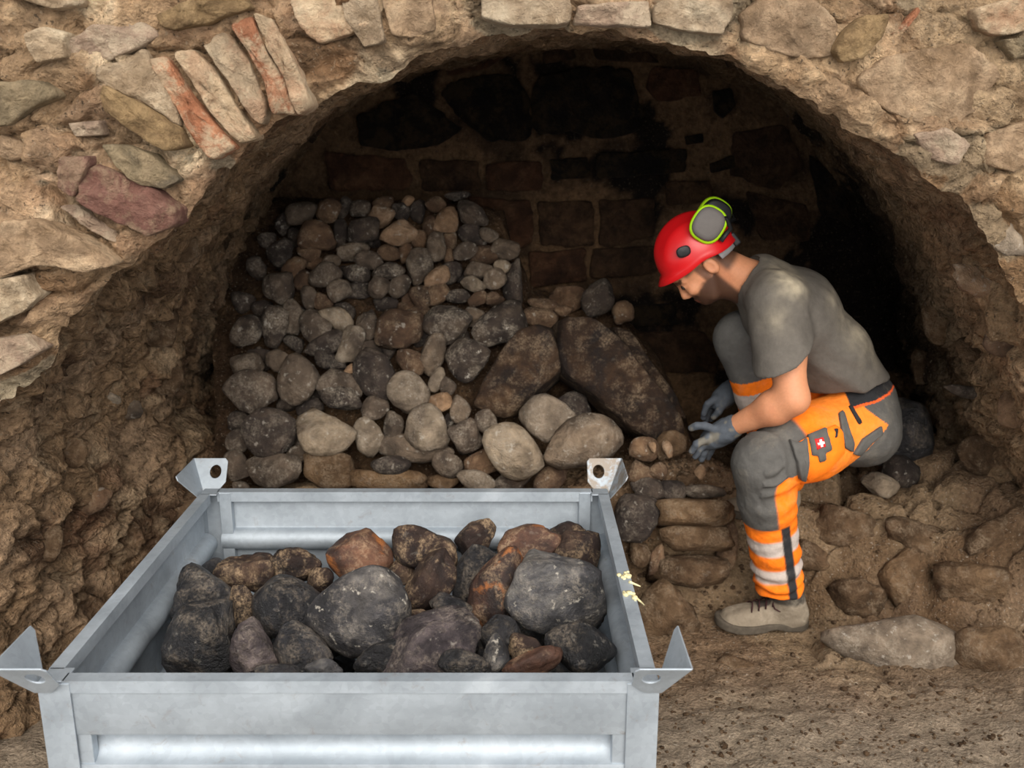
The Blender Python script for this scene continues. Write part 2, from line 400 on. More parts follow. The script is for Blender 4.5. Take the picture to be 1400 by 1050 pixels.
# --- back wall
nx, nz = 210, 150
bx = np.linspace(-1.35, 1.95, nx); bz = np.linspace(-0.2, 2.25, nz)
BX, BZ = np.meshgrid(bx, bz, indexing='ij')
bp = np.stack([BX.ravel(), np.full(BX.size, YB), BZ.ravel()], 1)
bd = disp3(bp, 0.45); bv = bp + bd
bc = np.tile(np.array(lin('#4f3d2c')), (len(bp), 1))
bc = colmix(bc, sstep(-0.1, 0.3, fbm(bp, 4, 4, 81)), lin('#5c4733'))
bc = colmix(bc, sstep(0.05, 0.35, fbm(bp, 6, 4, 82)) * 0.8, lin('#33271d'))
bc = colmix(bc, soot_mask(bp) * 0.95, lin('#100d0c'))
wall_back = struct(mesh_obj('wall_back', bv, grid_faces(nx, nz), M_back, col=bc), 'smoke-blackened masonry back wall of the oven niche')

# --- ground: floor, with a bench of earth at the back and a rubble slope on the right
def floor_z(x, y):
    p = np.stack([x, y, np.zeros_like(x)], 1)
    n = fbm(p, 4, 4, 91)
    yb = np.where(x < 1.0, 3.03, 3.03 - (x - 1.0) * 0.45) + 0.07 * n
    w = 0.06 + 0.14 * sstep(0.95, 1.3, x)
    H = 0.40 - 0.04 * sstep(1.0, 1.3, x) + 0.06 * fbm(p, 2.5, 3, 92)
    z = H * sstep(yb - w, yb + w, y)
    z = z + 0.10 * np.exp(-(((x - 0.50) / 0.22) ** 2 + ((y - 3.22) / 0.14) ** 2))            # loose spoil by the hands
    z = z + 0.06 * np.exp(-(((x - 0.68) / 0.14) ** 2 + ((y - 3.12) / 0.10) ** 2))
    z = z + 0.10 * sstep(1.25, 1.75, x) * (1 - sstep(3.2, 3.6, y))
    f1, f2, cid = worley(p + 0.04 * np.stack([n, -n, n], 1), 6.5, 350)
    rub = sstep(0.75, 1.1, x) * sstep(2.45, 2.9, y) * (1 - np.exp(-((x - 0.86) / 0.24) ** 2 - ((y - 2.86) / 0.13) ** 2))
    z = z + rub * (0.13 * (cid - 0.5) - 0.06 * np.exp(-(f2 - f1) / 0.08) + 0.05 * np.abs(fbm(p, 9, 3, 98)))
    z = z + 0.020 * n + 0.012 * fbm(p, 14, 3, 93) + 0.005 * fbm(p, 45, 2, 94)
    return z
nx, ny = 420, 330
gx = np.linspace(-2.6, 2.6, nx); gy = np.concatenate([np.linspace(-1.5, 1.9, 40)[:-1], np.linspace(1.9, 3.95, ny - 39)])
GX, GY = np.meshgrid(gx, gy, indexing='ij'); x_, y_ = GX.ravel(), GY.ravel()
fz = floor_z(x_, y_); fv = np.stack([x_, y_, fz], 1)
fc = np.tile(np.array(lin('#7d6650')), (len(fv), 1))
q2 = fv * np.array([1, 1, 0.6])
fc = colmix(fc, sstep(-0.1, 0.3, fbm(q2, 3, 4, 95)), lin('#8b755c'))
fc = colmix(fc, sstep(0.0, 0.35, fbm(q2, 5, 4, 96)) * 0.8, lin('#66503b'))
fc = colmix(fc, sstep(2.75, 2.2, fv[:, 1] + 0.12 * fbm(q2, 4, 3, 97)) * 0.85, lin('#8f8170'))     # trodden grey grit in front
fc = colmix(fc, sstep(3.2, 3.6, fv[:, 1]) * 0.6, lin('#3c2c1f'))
floor = struct(mesh_obj('floor', fv, grid_faces(nx, ny), M_floor, col=fc), 'trodden brown earth floor with a bench of soil')

def bvh(o): 
    me = o.data; return BVHTree.FromPolygons([o.matrix_world @ v.co for v in me.vertices], [p.vertices[:] for p in me.polygons])
bpy.context.view_layer.update()
BV = {k: bvh(o) for k, o in dict(floor=floor, left=wall_left, right=wall_right, ceil=ceiling, front=wall_front, back=wall_back).items()}
def hit(px, py, which=None, default=3.2):
    best = None
    for k in (which or BV):
        loc, nor, idx, dist = BV[k].ray_cast(Vector(EYE), Vector(ray(px, py)).normalized(), 20)
        if loc is not None and (best is None or dist < best[2]): best = (np.array(loc), np.array(nor), dist)
    if best is None:
        p = P(px, py, default); return p, CB.copy()
    n = best[1]
    if np.dot(n, best[0] - EYE) > 0: n = -n
    return best[0], n

# ------------------------------------------------------------------ stones
_bm = bmesh.new(); bmesh.ops.create_icosphere(_bm, subdivisions=4, radius=1)
ICO4 = (np.array([v.co[:] for v in _bm.verts]), np.array([[v.index for v in f.verts] for f in _bm.faces])); _bm.free()
_bm = bmesh.new(); bmesh.ops.create_icosphere(_bm, subdivisions=3, radius=1)
ICO3 = (np.array([v.co[:] for v in _bm.verts]), np.array([[v.index for v in f.verts] for f in _bm.faces])); _bm.free()
_bm = bmesh.new(); bmesh.ops.create_icosphere(_bm, subdivisions=1, radius=1)
ICO1 = (np.array([v.co[:] for v in _bm.verts]), np.array([[v.index for v in f.verts] for f in _bm.faces])); _bm.free()
def stone_shape(seed, kind='r', ico=ICO3):
    """a rounded polyhedron filling the cube of -1..1"""
    rg = np.random.RandomState(seed); d = ico[0]
    k, p, lo, hi, am = {'r': (9, 7.0, 0.80, 1.1, 0.06), 'a': (10, 14.0, 0.68, 1.0, 0.09), 'c': (7, 30.0, 0.80, 1.05, 0.10), 'm': (8, 10.0, 0.72, 1.08, 0.10), 'j': (13, 16.0, 0.66, 1.0, 0.17)}[kind]
    n = rg.normal(size=(k, 3)); n /= np.linalg.norm(n, axis=1)[:, None]
    n = np.concatenate([n, -n[:k // 2 + 1] + 0.35 * rg.normal(size=(k // 2 + 1, 3)), np.eye(3), -np.eye(3)]); n /= np.linalg.norm(n, axis=1)[:, None]
    Rm = np.array(Matrix.Rotation(rg.uniform(0, 6.28), 3, Vector(rg.normal(size=3)).normalized())) if kind != 'c' else np.eye(3)
    n = n @ Rm.T; h = np.concatenate([rg.uniform(lo, hi, len(n) - 6), rg.uniform(0.98, 1.2, 6) if kind != 'c' else rg.uniform(0.9, 1.0, 6)])
    s = np.sum(np.maximum(0, d @ n.T / h) ** p, 1) ** (-1 / p)
    s = s * (1 + am * 1.3 * fbm(d + seed * 3.7, 1.6, 2, seed) + am * 0.6 * fbm(d + seed * 1.3, 4.5, 3, seed + 5))
    v = d * s[:, None]
    lo_, hi_ = v.min(0), v.max(0)
    return (v - (lo_ + hi_) / 2) / ((hi_ - lo_) / 2)
def add_stone(name, c, w, h, dep, ang, seed, kind, mat, ico=ICO3, A=None, B=None, Cc=None, parent=None):
    """w, h, dep full sizes in metres along image right / image up (turned by ang) / the line of sight"""
    v = stone_shape(seed, kind, ico)
    A = CR if A is None else A; B = CU if B is None else B; Cc = CB if Cc is None else Cc
    a = math.radians(ang); ax = A * math.cos(a) + B * math.sin(a); by = -A * math.sin(a) + B * math.cos(a)
    w_ = v[:, :1] * w / 2 * ax + v[:, 1:2] * h / 2 * by + v[:, 2:] * dep / 2 * Cc
    o = mesh_obj(name, w_, ico[1], mat, parent)
    o.location = np.asarray(c) - (np.array(parent.location) if parent is not None else 0)
    return o

def wall_piece(name, pts, mat, parent, seed, proud=0.02, deep=0.06, dome=0.012, rough=0.006, to3=None, nrm=None, rings=7, per=60):
    """a brick or stone bedded in a wall: outline pts (pixels) laid on the wall's surface, with sides and a rough domed face"""
    p3 = np.array([to3(*p) for p in pts]); n = len(p3)
    nrm = np.array([0, -1.0, 0]) if nrm is None else np.asarray(nrm)
    cum_ = np.concatenate([[0], np.cumsum(np.linalg.norm(np.diff(np.vstack([p3, p3[:1]]), axis=0), axis=1))])
    s = np.linspace(0, cum_[-1], per, endpoint=False); q = np.vstack([p3, p3[:1]])
    ring = np.stack([np.interp(s, cum_, q[:, k]) for k in range(3)], 1)
    for _ in range(1): ring = (np.roll(ring, 1, 0) + 2 * ring + np.roll(ring, -1, 0)) / 4
    c = ring.mean(0); size = np.linalg.norm(ring - c, axis=1).mean()
    rg = np.random.RandomState(seed)
    ring = c + (ring - c) * (1 + 0.14 * fbm(ring + seed, 22, 4, seed))[:, None]
    V = [ring - nrm * deep]; prof = [(1.0, -0.25 * dome - proud * 0.4), (0.985, 0.2), (0.96, 0.5), (0.90, 0.7), (0.82, 0.8), (0.72, 0.9), (0.6, 0.95), (0.48, 1.0), (0.36, 1.0), (0.24, 1.0), (0.12, 1.0)]
    for k, (sc, hh) in enumerate(prof):
        hh = hh * dome if k else -0.5 * proud
        r = c + (ring - c) * sc + nrm * (proud + hh)
        r = r + nrm * (rough * 2.4 * fbm(r + seed, 16, 5, seed + 1, 0.6))[:, None] * (0.4 if k == 0 else 1)
        V.append(r)
    V.append((c + nrm * (proud + dome))[None]); V = np.vstack(V); F = []
    R = len(prof) + 1
    for k in range(R - 1):
        for i in range(per):
            j = (i + 1) % per; F.append((k * per + i, k * per + j, (k + 1) * per + j, (k + 1) * per + i))
    for i in range(per): F.append(((R - 1) * per + i, (R - 1) * per + (i + 1) % per, R * per))
    cc = (V.min(0) + V.max(0)) / 2
    o = mesh_obj(name, V - cc, F, mat, parent); o.location = cc; fix_normals(o)
    return o

def mat_block(name, c0, c1, c2, stain=None, stain_amt=0.0, bump=1.1, scale=1.0, pits=0.0):
    t = NT(name); v = t.shifted()
    big = t.noise(v, 8 * scale, 6, 0.65, 0.7); mid = t.noise(v, 32 * scale, 7, 0.72, 0.3); fine = t.noise(v, 150, 4, 0.7)
    c = t.ramp(big, [(0.3, c0), (0.5, c1), (0.7, c2)])
    c = t.mix(1.0, c, t.ramp(mid, [(0.28, 0.62), (0.5, 1.0), (0.75, 1.3)]), 'MULTIPLY')
    c = t.mix(1.0, c, t.ramp(t.objrand(), [(0.0, (0.85, 0.83, 0.82)), (1.0, (1.15, 1.12, 1.08))]), 'MULTIPLY')
    if stain_amt: c = t.mix(t.ramp(t.noise(v, 12, 7, 0.75, 0.3), [(0.47, 0.0), (0.58, stain_amt)]), c, stain)
    h = t.math('ADD', t.math('MULTIPLY', mid, 1.1), t.math('ADD', t.math('MULTIPLY', fine, 0.3), big))
    t.bump(h, bump, 0.025)
    return t.fin(c, 0.93, spec=0.15)
MB = {
 'brick': mat_block('worn_red_brick', lin('#965f46'), lin('#ae785a'), lin('#bd8f70'), lin('#ccb394'), 0.9),
 'limed': mat_block('mortar_coated_brick', lin('#a58c70'), lin('#c4ad90'), lin('#d6c3a6'), lin('#ab7355'), 0.35),
 'white': mat_block('lime_white_stone', lin('#a08a70'), lin('#c2ad92'), lin('#d8c8ad'), lin('#8a7358'), 0.5),
 'ochre': mat_block('ochre_sandstone', lin('#80684c'), lin('#a58b66'), lin('#bea37d'), lin('#6d573e'), 0.6),
 'slate': mat_block('grey_slate_stone', lin('#665c4d'), lin('#85775f'), lin('#9c8d73'), lin('#b39d7d'), 0.5),
 'purple': mat_block('purple_sandstone', lin('#684940'), lin('#845f54'), lin('#9b776a'), lin('#ab9478'), 0.55),
 'pink': mat_block('pinkish_stone', lin('#8a7566'), lin('#ab9480'), lin('#c4ae97'), lin('#d4c2a6'), 0.5),
 'tan': mat_block('tan_rubble_stone', lin('#8a7258'), lin('#b0967a'), lin('#c8b092'), lin('#6d5945'), 0.5),
 'brown': mat_block('brown_rubble_stone', lin('#57442f'), lin('#765f45'), lin('#917858'), lin('#3d3025'), 0.5),
 'black': mat_block('sooty_black_block', lin('#100e0d'), lin('#191512'), lin('#2a221b'), lin('#40321f'), 0.5),
 'umber': mat_block('smoked_brown_block', lin('#2c2017'), lin('#453325'), lin('#594430'), lin('#17120e'), 0.6),
 'rust': mat_block('smoked_red_brick', lin('#35241a'), lin('#523828'), lin('#654b36'), lin('#1c1511'), 0.45),
}
fz3 = lambda px, py: on_front(px, py)
def front_to3(cx, cy):
    base = on_front(cx, cy); off = front_surface_y(base[0], base[2]) - yf(base[0])
    return lambda px, py: on_front(px, py, off)
def Z1(*pts): return [(x / 3.043, y / 3.043) for x, y in pts]
def Z5(*pts): return [(440 + x / 2.5, y / 2.5) for x, y in pts]
def Z6(*pts): return [(940 + x / 3.043, y / 3.043) for x, y in pts]
# bricks and stones that can be told apart in the arch wall
FRONT = [
 ('brick', 'brick', Z1((640, 250), (710, 238), (800, 380), (900, 510), (1000, 615), (890, 668), (830, 590), (760, 470), (690, 380)), 0.035, 'red brick of the arch ring'),
 ('brick', 'limed', Z1((745, 232), (820, 205), (930, 330), (1075, 575), (1010, 615), (910, 500), (815, 370)), 0.03, None),
 ('brick', 'limed', Z1((850, 190), (960, 120), (1050, 260), (1120, 430), (1100, 520), (1060, 500), (960, 340)), 0.032, None),
 ('brick', 'brick', Z1((972, 110), (1055, 62), (1110, 190), (1200, 340), (1245, 485), (1140, 480), (1115, 360), (1050, 230)), 0.042, None),
 ('brick', 'limed', Z1((1065, 65), (1130, 60), (1230, 240), (1310, 440), (1245, 478), (1190, 320), (1110, 180)), 0.04, None),
 ('stone', 'ochre', Z1((650, 65), (800, 10), (1000, -30), (1060, 40), (900, 100), (740, 135), (680, 122)), 0.06, 'rough ochre stone'),
 ('stone', 'pink', Z1((290, 180), (420, 112), (600, 100), (690, 150), (600, 212), (420, 280), (310, 272)), 0.05, None),
 ('stone', 'white', Z1((135, 150), (200, 105), (290, 140), (300, 240), (185, 270), (150, 215)), 0.045, None),
 ('stone', 'ochre', Z1((415, 390), (440, 345), (600, 430), (760, 530), (795, 610), (720, 632), (560, 545), (440, 455)), 0.05, None),
 ('stone', 'white', Z1((410, 290), (610, 205), (660, 300), (750, 470), (770, 540), (600, 425), (425, 340)), 0.03, None),
 ('stone', 'slate', Z1((440, 602), (540, 598), (640, 640), (770, 750), (700, 785), (600, 762), (500, 692)), 0.04, 'flat grey slate stone'),
 ('stone', 'purple', Z1((260, 650), (380, 648), (385, 690), (315, 825), (250, 780)), 0.04, 'purple sandstone'),
 ('stone', 'purple', Z1((412, 672), (530, 722), (690, 805), (770, 872), (740, 942), (640, 980), (490, 920), (330, 832)), 0.045, 'purple sandstone block'),
 ('stone', 'pink', Z1((300, 512), (430, 502), (442, 560), (320, 572)), 0.02, None),
 ('stone', 'pink', Z1((260, 850), (330, 845), (500, 960), (510, 1010), (400, 960)), 0.02, None),
 ('stone', 'slate', Z1((-60, 340), (200, 335), (260, 400), (170, 440), (60, 520), (-60, 540)), 0.03, None),
 ('stone', 'tan', Z1((20, 560), (120, 590), (180, 640), (70, 670), (-20, 640)), 0.03, None),
 ('stone', 'white', Z1((50, -40), (390, -60), (380, 30), (240, 50), (120, 10)), 0.05, None),
 ('stone', 'tan', [(0, 300), (60, 300), (130, 335), (165, 360), (120, 372), (60, 360), (0, 380)], 0.035, None),
 ('stone', 'white', [(-30, 385), (40, 375), (58, 405), (40, 425), (-30, 452)], 0.045, None),
 ('stone', 'pink', [(-30, 465), (38, 455), (60, 478), (30, 500), (-30, 525)], 0.03, None),
 ('stone', 'limed', [(400, 0), (470, -20), (540, -10), (510, 40), (440, 60), (410, 40)], 0.02, None),
 ('stone', 'white', Z5((60, -30), (185, -30), (225, 148), (150, 168), (85, 70)), 0.035, None),
 ('stone', 'tan', Z5((195, -30), (375, -30), (388, 100), (330, 128), (240, 128)), 0.02, None),
 ('stone', 'white', Z5((535, -30), (845, -30), (850, 82), (750, 90), (640, 88), (545, 60)), 0.035, None),
 ('stone', 'pink', Z5((862, 20), (1118, 5), (1122, 95), (1000, 92), (855, 84)), 0.02, None),
 ('stone', 'white', Z5((1132, 15), (1260, -30), (1390, -30), (1400, 60), (1370, 125), (1210, 108), (1125, 80)), 0.04, None),
 ('stone', 'tan', Z6((205, 60), (330, -20), (520, 10), (620, 110), (600, 230), (480, 255), (330, 220), (235, 170)), 0.03, None),
 ('stone', 'ochre', Z6((640, 130), (740, 60), (830, 60), (800, 150), (720, 240), (640, 260), (600, 215)), 0.03, None),
 ('stone', 'brick', Z6((850, 130), (950, 30), (965, 45), (880, 145), (825, 150)), 0.02, 'broken red tile edge'),
 ('stone', 'tan', Z6((690, 330), (790, 250), (960, 210), (1150, 190), (1260, 300), (1250, 430), (1080, 520), (900, 500), (780, 440)), 0.055, 'large pitted stone'),
 ('stone', 'limed', Z6((1180, 40), (1400, -30), (1400, 130), (1290, 160), (1190, 120)), 0.04, None),
 ('stone', 'tan', Z6((1230, 560), (1420, 480), (1450, 640), (1330, 720), (1200, 680)), 0.05, None),
 ('stone', 'slate', Z6((1290, 170), (1420, 150), (1440, 230), (1340, 250)), 0.03, None),
 ('stone', 'pink', Z6((930, 560), (1060, 530), (1160, 600), (1100, 690), (1000, 660)), 0.03, None),
]
for i, (nm, mt, pts, proud, lab) in enumerate(FRONT):
    cx = sum(p[0] for p in pts) / len(pts); cy = sum(p[1] for p in pts) / len(pts)
    o = wall_piece(nm, pts, MB[mt], wall_front, 700 + i, proud=proud * 0.45 + 0.004, deep=0.06, dome=0.008, rough=0.012, to3=front_to3(cx, cy))
    if lab: o['label'] = lab
# blocks of the back wall
def back_to3(px, py): return P(px, py, YB - 0.005)
BACK = [
 ('black', Z5((120, 400), (220, 350), (325, 318), (480, 438), (400, 500), (230, 520), (130, 492))),
 ('black', Z5((395, 315), (480, 270), (560, 250), (640, 255), (700, 295), (720, 440), (700, 478), (580, 490), (490, 425))),
 ('black', Z5((712, 300), (760, 252), (900, 225), (1055, 230), (1085, 330), (1112, 385), (1100, 440), (960, 472), (830, 450), (730, 465))),
 ('rust', Z5((15, 522), (290, 540), (312, 600), (300, 648), (30, 650))),
 ('umber', Z5((335, 545), (535, 552), (545, 648), (340, 655))),
 ('rust', Z5((562, 560), (755, 548), (760, 600), (748, 652), (566, 652))),
 ('black', Z5((780, 545), (912, 535), (920, 605), (785, 618))),
 ('black', Z5((942, 526), (1245, 508), (1252, 588), (945, 612))),
 ('rust', Z5((500, 672), (715, 688), (722, 836), (600, 850), (520, 760))),
 ('umber', Z5((742, 690), (930, 684), (935, 838), (745, 842))),
 ('umber', Z5((948, 682), (1130, 678), (1140, 800), (1030, 836), (950, 840))),
 ('rust', Z5((705, 862), (900, 850), (905, 960), (712, 980))),
 ('umber', Z5((920, 850), (1155, 840), (1150, 935), (1010, 945), (918, 950))),
 ('black', [(868, 418), (922, 414), (928, 442), (866, 446)]),
 ('umber', [(856, 456), (960, 450), (985, 480), (980, 510), (870, 505)]),
 ('black', Z5((1335, 312), (1395, 300), (1412, 360), (1370, 405), (1340, 380))),
 ('black', Z5((1238, 465), (1300, 456), (1302, 488), (1245, 496))),
 ('black', Z5((1325, 560), (1400, 530), (1420, 570), (1330, 592))),
 ('umber', Z5((1170, 620), (1330, 615), (1340, 690), (1180, 700))),
 ('rust', Z5((430, 200), (560, 180), (640, 190), (560, 235), (430, 262))),
 ('umber', Z5((750, 150), (850, 140), (870, 200), (760, 220))),
 ('umber', Z5((930, 150), (1090, 160), (1150, 215), (940, 205))),
 ('rust', Z5((1130, 230), (1290, 240), (1300, 330), (1150, 350), (1110, 300))),
 ('umber', [(1000, 180), (1075, 170), (1100, 230), (1060, 262), (1000, 240)]),
 ('black', [(1105, 210), (1150, 250), (1165, 310), (1120, 290)]),
 ('umber', [(1020, 262), (1100, 280), (1110, 330), (1040, 330)]),
]
for i, (mt, pts) in enumerate(BACK):
    wall_piece('block', pts, MB[mt], wall_back, 800 + i, proud=0.014, deep=0.05, dome=0.008, rough=0.006, to3=back_to3)
# ------------------------------------------------------------------ lifting crate of galvanised steel
def mat_galv(name='galvanised_steel', dirt=0.45, d0=0.60):
    t = NT(name); v = t.obj()
    sp = t.ramp(t.voro(v, 80, out='Color'), [(0.2, 0.35), (0.8, 0.65)]); n = t.noise(v, 6, 6, 0.6, 0.5); n2 = t.noise(v, 60, 5, 0.7); st = t.noise(t.scale(v, (3, 3, 40)), 5, 5, 0.7)
    c = t.mix(0.14, t.ramp(n, [(0.3, (0.30, 0.34, 0.38)), (0.6, (0.40, 0.445, 0.49)), (0.8, (0.50, 0.545, 0.585))]), sp, 'OVERLAY')
    c = t.mix(t.ramp(t.noise(v, 22, 6, 0.75, 0.6), [(d0, 0.0), (d0 + 0.12, dirt)]), c, (0.26, 0.215, 0.17))
    c = t.mix(t.ramp(n2, [(0.72, 0.0), (0.76, 0.5)]), c, (0.8, 0.8, 0.8))
    t.bump(t.math('ADD', n2, st), 0.06, 0.004)
    return t.fin(c, t.ramp(n, [(0.3, 0.56), (0.7, 0.70)]), 0.6, 0.4)
M_galv = mat_galv()
M_dirtsteel = mat_galv('soiled_galvanised_steel', 0.9, 0.44)
X0, X1, Y0, Y1, ZT = -0.912, 0.282, 1.622, 2.648, 0.58
crate = empty('steel_crate', (0, 0, 0))
tag(crate, 'open galvanised steel lifting crate full of blackened stones in the foreground', 'crate')
PROF = []                                       # panel profile: (inward offset, z)
def seg_line(a, b, n=1): return [tuple(np.array(a) + (np.array(b) - np.array(a)) * k / n) for k in range(n)]
def bead(zc, r, n=10): return [(0.001 + r * math.sin(math.pi * k / n), zc + r * math.cos(math.pi * k / n)) for k in range(n + 1)]
PROF = [(0.0, ZT - 0.022), (0.0, 0.462)] + bead(0.425, 0.034) + [(0.0, 0.385), (0.0, 0.265)] + bead(0.23, 0.028) + [(0.0, 0.195), (0.0, 0.08)]
def panel(name, a, b, inward):
    a = np.array(a); b = np.array(b); iw = np.array(inward); V = []; n = len(PROF)
    for e in (a, b):
        for off in (0.0, 0.003):
            for d, z in PROF: V.append((e[0] + iw[0] * (d + off), e[1] + iw[1] * (d + off), z))
    F = []
    for k in range(n - 1):
        F.append((k, k + 1, 2 * n + k + 1, 2 * n + k)); F.append((n + k, 3 * n + k, 3 * n + k + 1, n + k + 1))
        F.append((k, n + k, n + k + 1, k + 1)); F.append((2 * n + k, 2 * n + k + 1, 3 * n + k + 1, 3 * n + k))
    F.append((0, 2 * n, 3 * n, n)); F.append((n - 1, 2 * n - 1, 4 * n - 1, 3 * n - 1))
    o = local_obj(name, V, F, M_galv, crate); fix_normals(o)
    for p in o.data.polygons: p.use_smooth = True
    bm = bmesh.new(); bm.from_mesh(o.data)
    for e in bm.edges:
        if len(e.link_faces) == 2 and e.calc_face_angle(0) > 0.7: e.smooth = False
    bm.to_mesh(o.data); bm.free()
    return o
EP = 0.004
panel('side_panel', (X0 + .05, Y0 + EP), (X1 - .05, Y0 + EP), (0, 1)); panel('side_panel', (X0 + .05, Y1 - EP), (X1 - .05, Y1 - EP), (0, -1))
panel('side_panel', (X0 + EP, Y0 + .05), (X0 + EP, Y1 - .05), (1, 0)); panel('side_panel', (X1 - EP, Y0 + .05), (X1 - EP, Y1 - .05), (-1, 0))
def boxpart(name, lo, hi, mat=M_galv, parent=crate, bw=0.002):
    lo = np.array(lo, float); hi = np.array(hi, float); c = (lo + hi) / 2; e = (hi - lo) / 2
    v, f = box(c, (e[0], 0, 0), (0, e[1], 0), (0, 0, e[2])); o = local_obj(name, v, f, mat, parent, False); fix_normals(o); return bevel(o, bw)
RW = 0.03                                        # folded top rails: a flat top with a lip hanging inside
def rail(name, lo, hi, axis, inner):
    V, F = [], []
    t = 0.003
    parts = []
    lo = np.array(lo, float); hi = np.array(hi, float)
    def bx(l, h): c = (np.array(l) + np.array(h)) / 2; e = (np.array(h) - np.array(l)) / 2; return box(c, (e[0], 0, 0), (0, e[1], 0), (0, 0, e[2]))
    if axis == 'x':
        y0, y1 = (lo[1], hi[1])
        parts.append(bx((lo[0], y0, ZT - t), (hi[0], y1, ZT)))
        yi = (y1 - t, y1) if inner > 0 else (y0, y0 + t); yo = (y0, y0 + t) if inner > 0 else (y1 - t, y1)
        parts.append(bx((lo[0], yi[0], ZT - 0.03), (hi[0], yi[1], ZT - t))); parts.append(bx((lo[0], yo[0], ZT - 0.026), (hi[0], yo[1], ZT - t)))
    else:
        x0, x1 = (lo[0], hi[0])
        parts.append(bx((x0, lo[1], ZT - t), (x1, hi[1], ZT)))
        xi = (x1 - t, x1) if inner > 0 else (x0, x0 + t); xo = (x0, x0 + t) if inner > 0 else (x1 - t, x1)
        parts.append(bx((xi[0], lo[1], ZT - 0.03), (xi[1], hi[1], ZT - t))); parts.append(bx((xo[0], lo[1], ZT - 0.026), (xo[1], hi[1], ZT - t)))
    v, f = join(parts)
    # weld into one closed channel
    o = local_obj(name, v, f, M_galv, crate, False); return o
rail('top_rail', (X0 + .045, Y0, 0), (X1 - .045, Y0 + RW, 0), 'x', 1); rail('top_rail', (X0 + .045, Y1 - RW, 0), (X1 - .045, Y1, 0), 'x', -1)
rail('top_rail', (X0, Y0 + .045, 0), (X0 + RW, Y1 - .045, 0), 'y', 1); side_rail = rail('top_rail', (X1 - RW, Y0 + .045, 0), (X1, Y1 - .045, 0), 'y', -1)
boxpart('crate_floor', (X0 + 0.01, Y0 + 0.01, 0.075), (X1 - 0.01, Y1 - 0.01, 0.085))
def lug(sx, sy):
    """flared stacking corner: a holed plate facing front or back and an ear on the side, bent from one sheet"""
    cx = X1 if sx > 0 else X0; cy = Y1 if sy > 0 else Y0
    H = 0.09; kx = 0.48; ky = 0.72; z0 = ZT - 0.02; o0 = 0.006; t = 0.004
    parts = []
    org = np.array([cx + sx * o0, cy + sy * o0, z0]); u = np.array([-sx, 0, 0.0]); v2 = np.array([0, sy * ky, 1.0])
    poly = [(0, 0), (0.035, 0), (0.062, 0.03), (0.062, H - 0.008), (0.054, H), (-H * kx, H)]
    parts.append(plate(poly, [circle2(0.028, 0.056, 0.017, 22)], org, u, v2, t))
    u = np.array([0, -sy, 0.0]); v2 = np.array([sx * kx, 0, 1.0])       # ear along the side
    poly = [(0, 0), (0.04, 0), (0.098, H - 0.012), (0.094, H), (-H * ky, H)]
    parts.append(plate(poly, [], org, u, v2, t))
    v, f = join(parts)
    o = local_obj('corner_lug', v, f, M_dirtsteel if sx > 0 and sy > 0 else M_galv, crate, False); fix_normals(o); bevel(o, 0.0015)
    # foot of the lug welded onto the rail corner
    return o
for sx in (-1, 1):
    for sy in (-1, 1):
        cx = X1 if sx > 0 else X0; cy = Y1 if sy > 0 else Y0
        # corner post: an angle section of two legs
        pw = 0.062
        L = [(0, 0), (pw, 0), (pw, 0.004), (0.004, 0.004), (0.004, pw), (0, pw)]
        V = [(cx - sx * (a - 0.0022), cy - sy * (b - 0.0022), z) for z in (0.0, ZT - 0.0045) for a, b in L]; n = 6
        F = [(k, (k + 1) % n, (k + 1) % n + n, k + n) for k in range(n)] + [tuple(range(n)), tuple(range(n, 2 * n))]
        o = local_obj('corner_post', V, F, M_galv, crate, False); fix_normals(o); bevel(o, 0.0012)
        # inner stiffener of the post
        boxpart('post_stiffener', (min(cx - sx * 0.085, cx - sx * 0.05), min(cy - sy * 0.032, cy - sy * 0.008), 0.08), (max(cx - sx * 0.085, cx - sx * 0.05), max(cy - sy * 0.032, cy - sy * 0.008), ZT - 0.002))
        boxpart('rail_corner', (min(cx, cx - sx * 0.05), min(cy, cy - sy * 0.05), ZT - 0.004), (max(cx, cx - sx * 0.05), max(cy, cy - sy * 0.05), ZT))
        l = lug(sx, sy)
        boxpart('crate_foot', (min(cx, cx - sx * 0.09), min(cy, cy - sy * 0.09), 0.0), (max(cx, cx - sx * 0.09), max(cy, cy - sy * 0.09), 0.012))
# dried foam on the right hand rail
M_foam = mat_plain('dried_yellow_foam', (0.68, 0.60, 0.34), 0.9, 0, 0.2, 0.25, 90, 0.5)
rg = np.random.RandomState(5); parts = []
for (fx, fy, nb_, sd_) in ((855, 787, 14, 0.008), (856, 812, 9, 0.006), (872, 818, 5, 0.003)):
    c0 = PZ(fx, fy, ZT)
    for k in range(nb_):
        s = rg.uniform(0.003, 0.008); q_ = c0 + np.array([rg.normal(0, sd_), rg.normal(0, sd_ * 1.3), 0]); q_[0] = min(q_[0], X1 - 0.004)
        parts.append((ICO1[0] * np.array([s, s * 1.3, s * 0.5]) + np.array([q_[0], q_[1], ZT + s * 0.2]), ICO1[1]))
for fx, fy in ((860, 797), (862, 812)):
    c0 = PZ(fx, fy, ZT); pts = [c0 + np.array([0.009 * k, -0.012 * k * (fy > 800), 0.003 - 0.004 * k]) for k in range(4)]; parts.append(tube(pts, [0.004, 0.003, 0.0025, 0.0012], 6))
v, f = join(parts); fo = local_obj('foam_residue', v, f, M_foam, side_rail); fo['kind'] = 'stuff'

# ------------------------------------------------------------------ stones: table of every stone one can pick out
def T2(x, y): return 300 + x / 3.333, 240 + y / 3.333
def T3(x, y): return 300 + x / 3.333, 440 + y / 3.333
def T4(x, y): return 600 + x / 3.28, 360 + y / 3.28
def T7(x, y): return 200 + x / 2.059, 690 + y / 2.059
S2, S3, S4, S7 = 3.333, 3.333, 3.28, 2.059
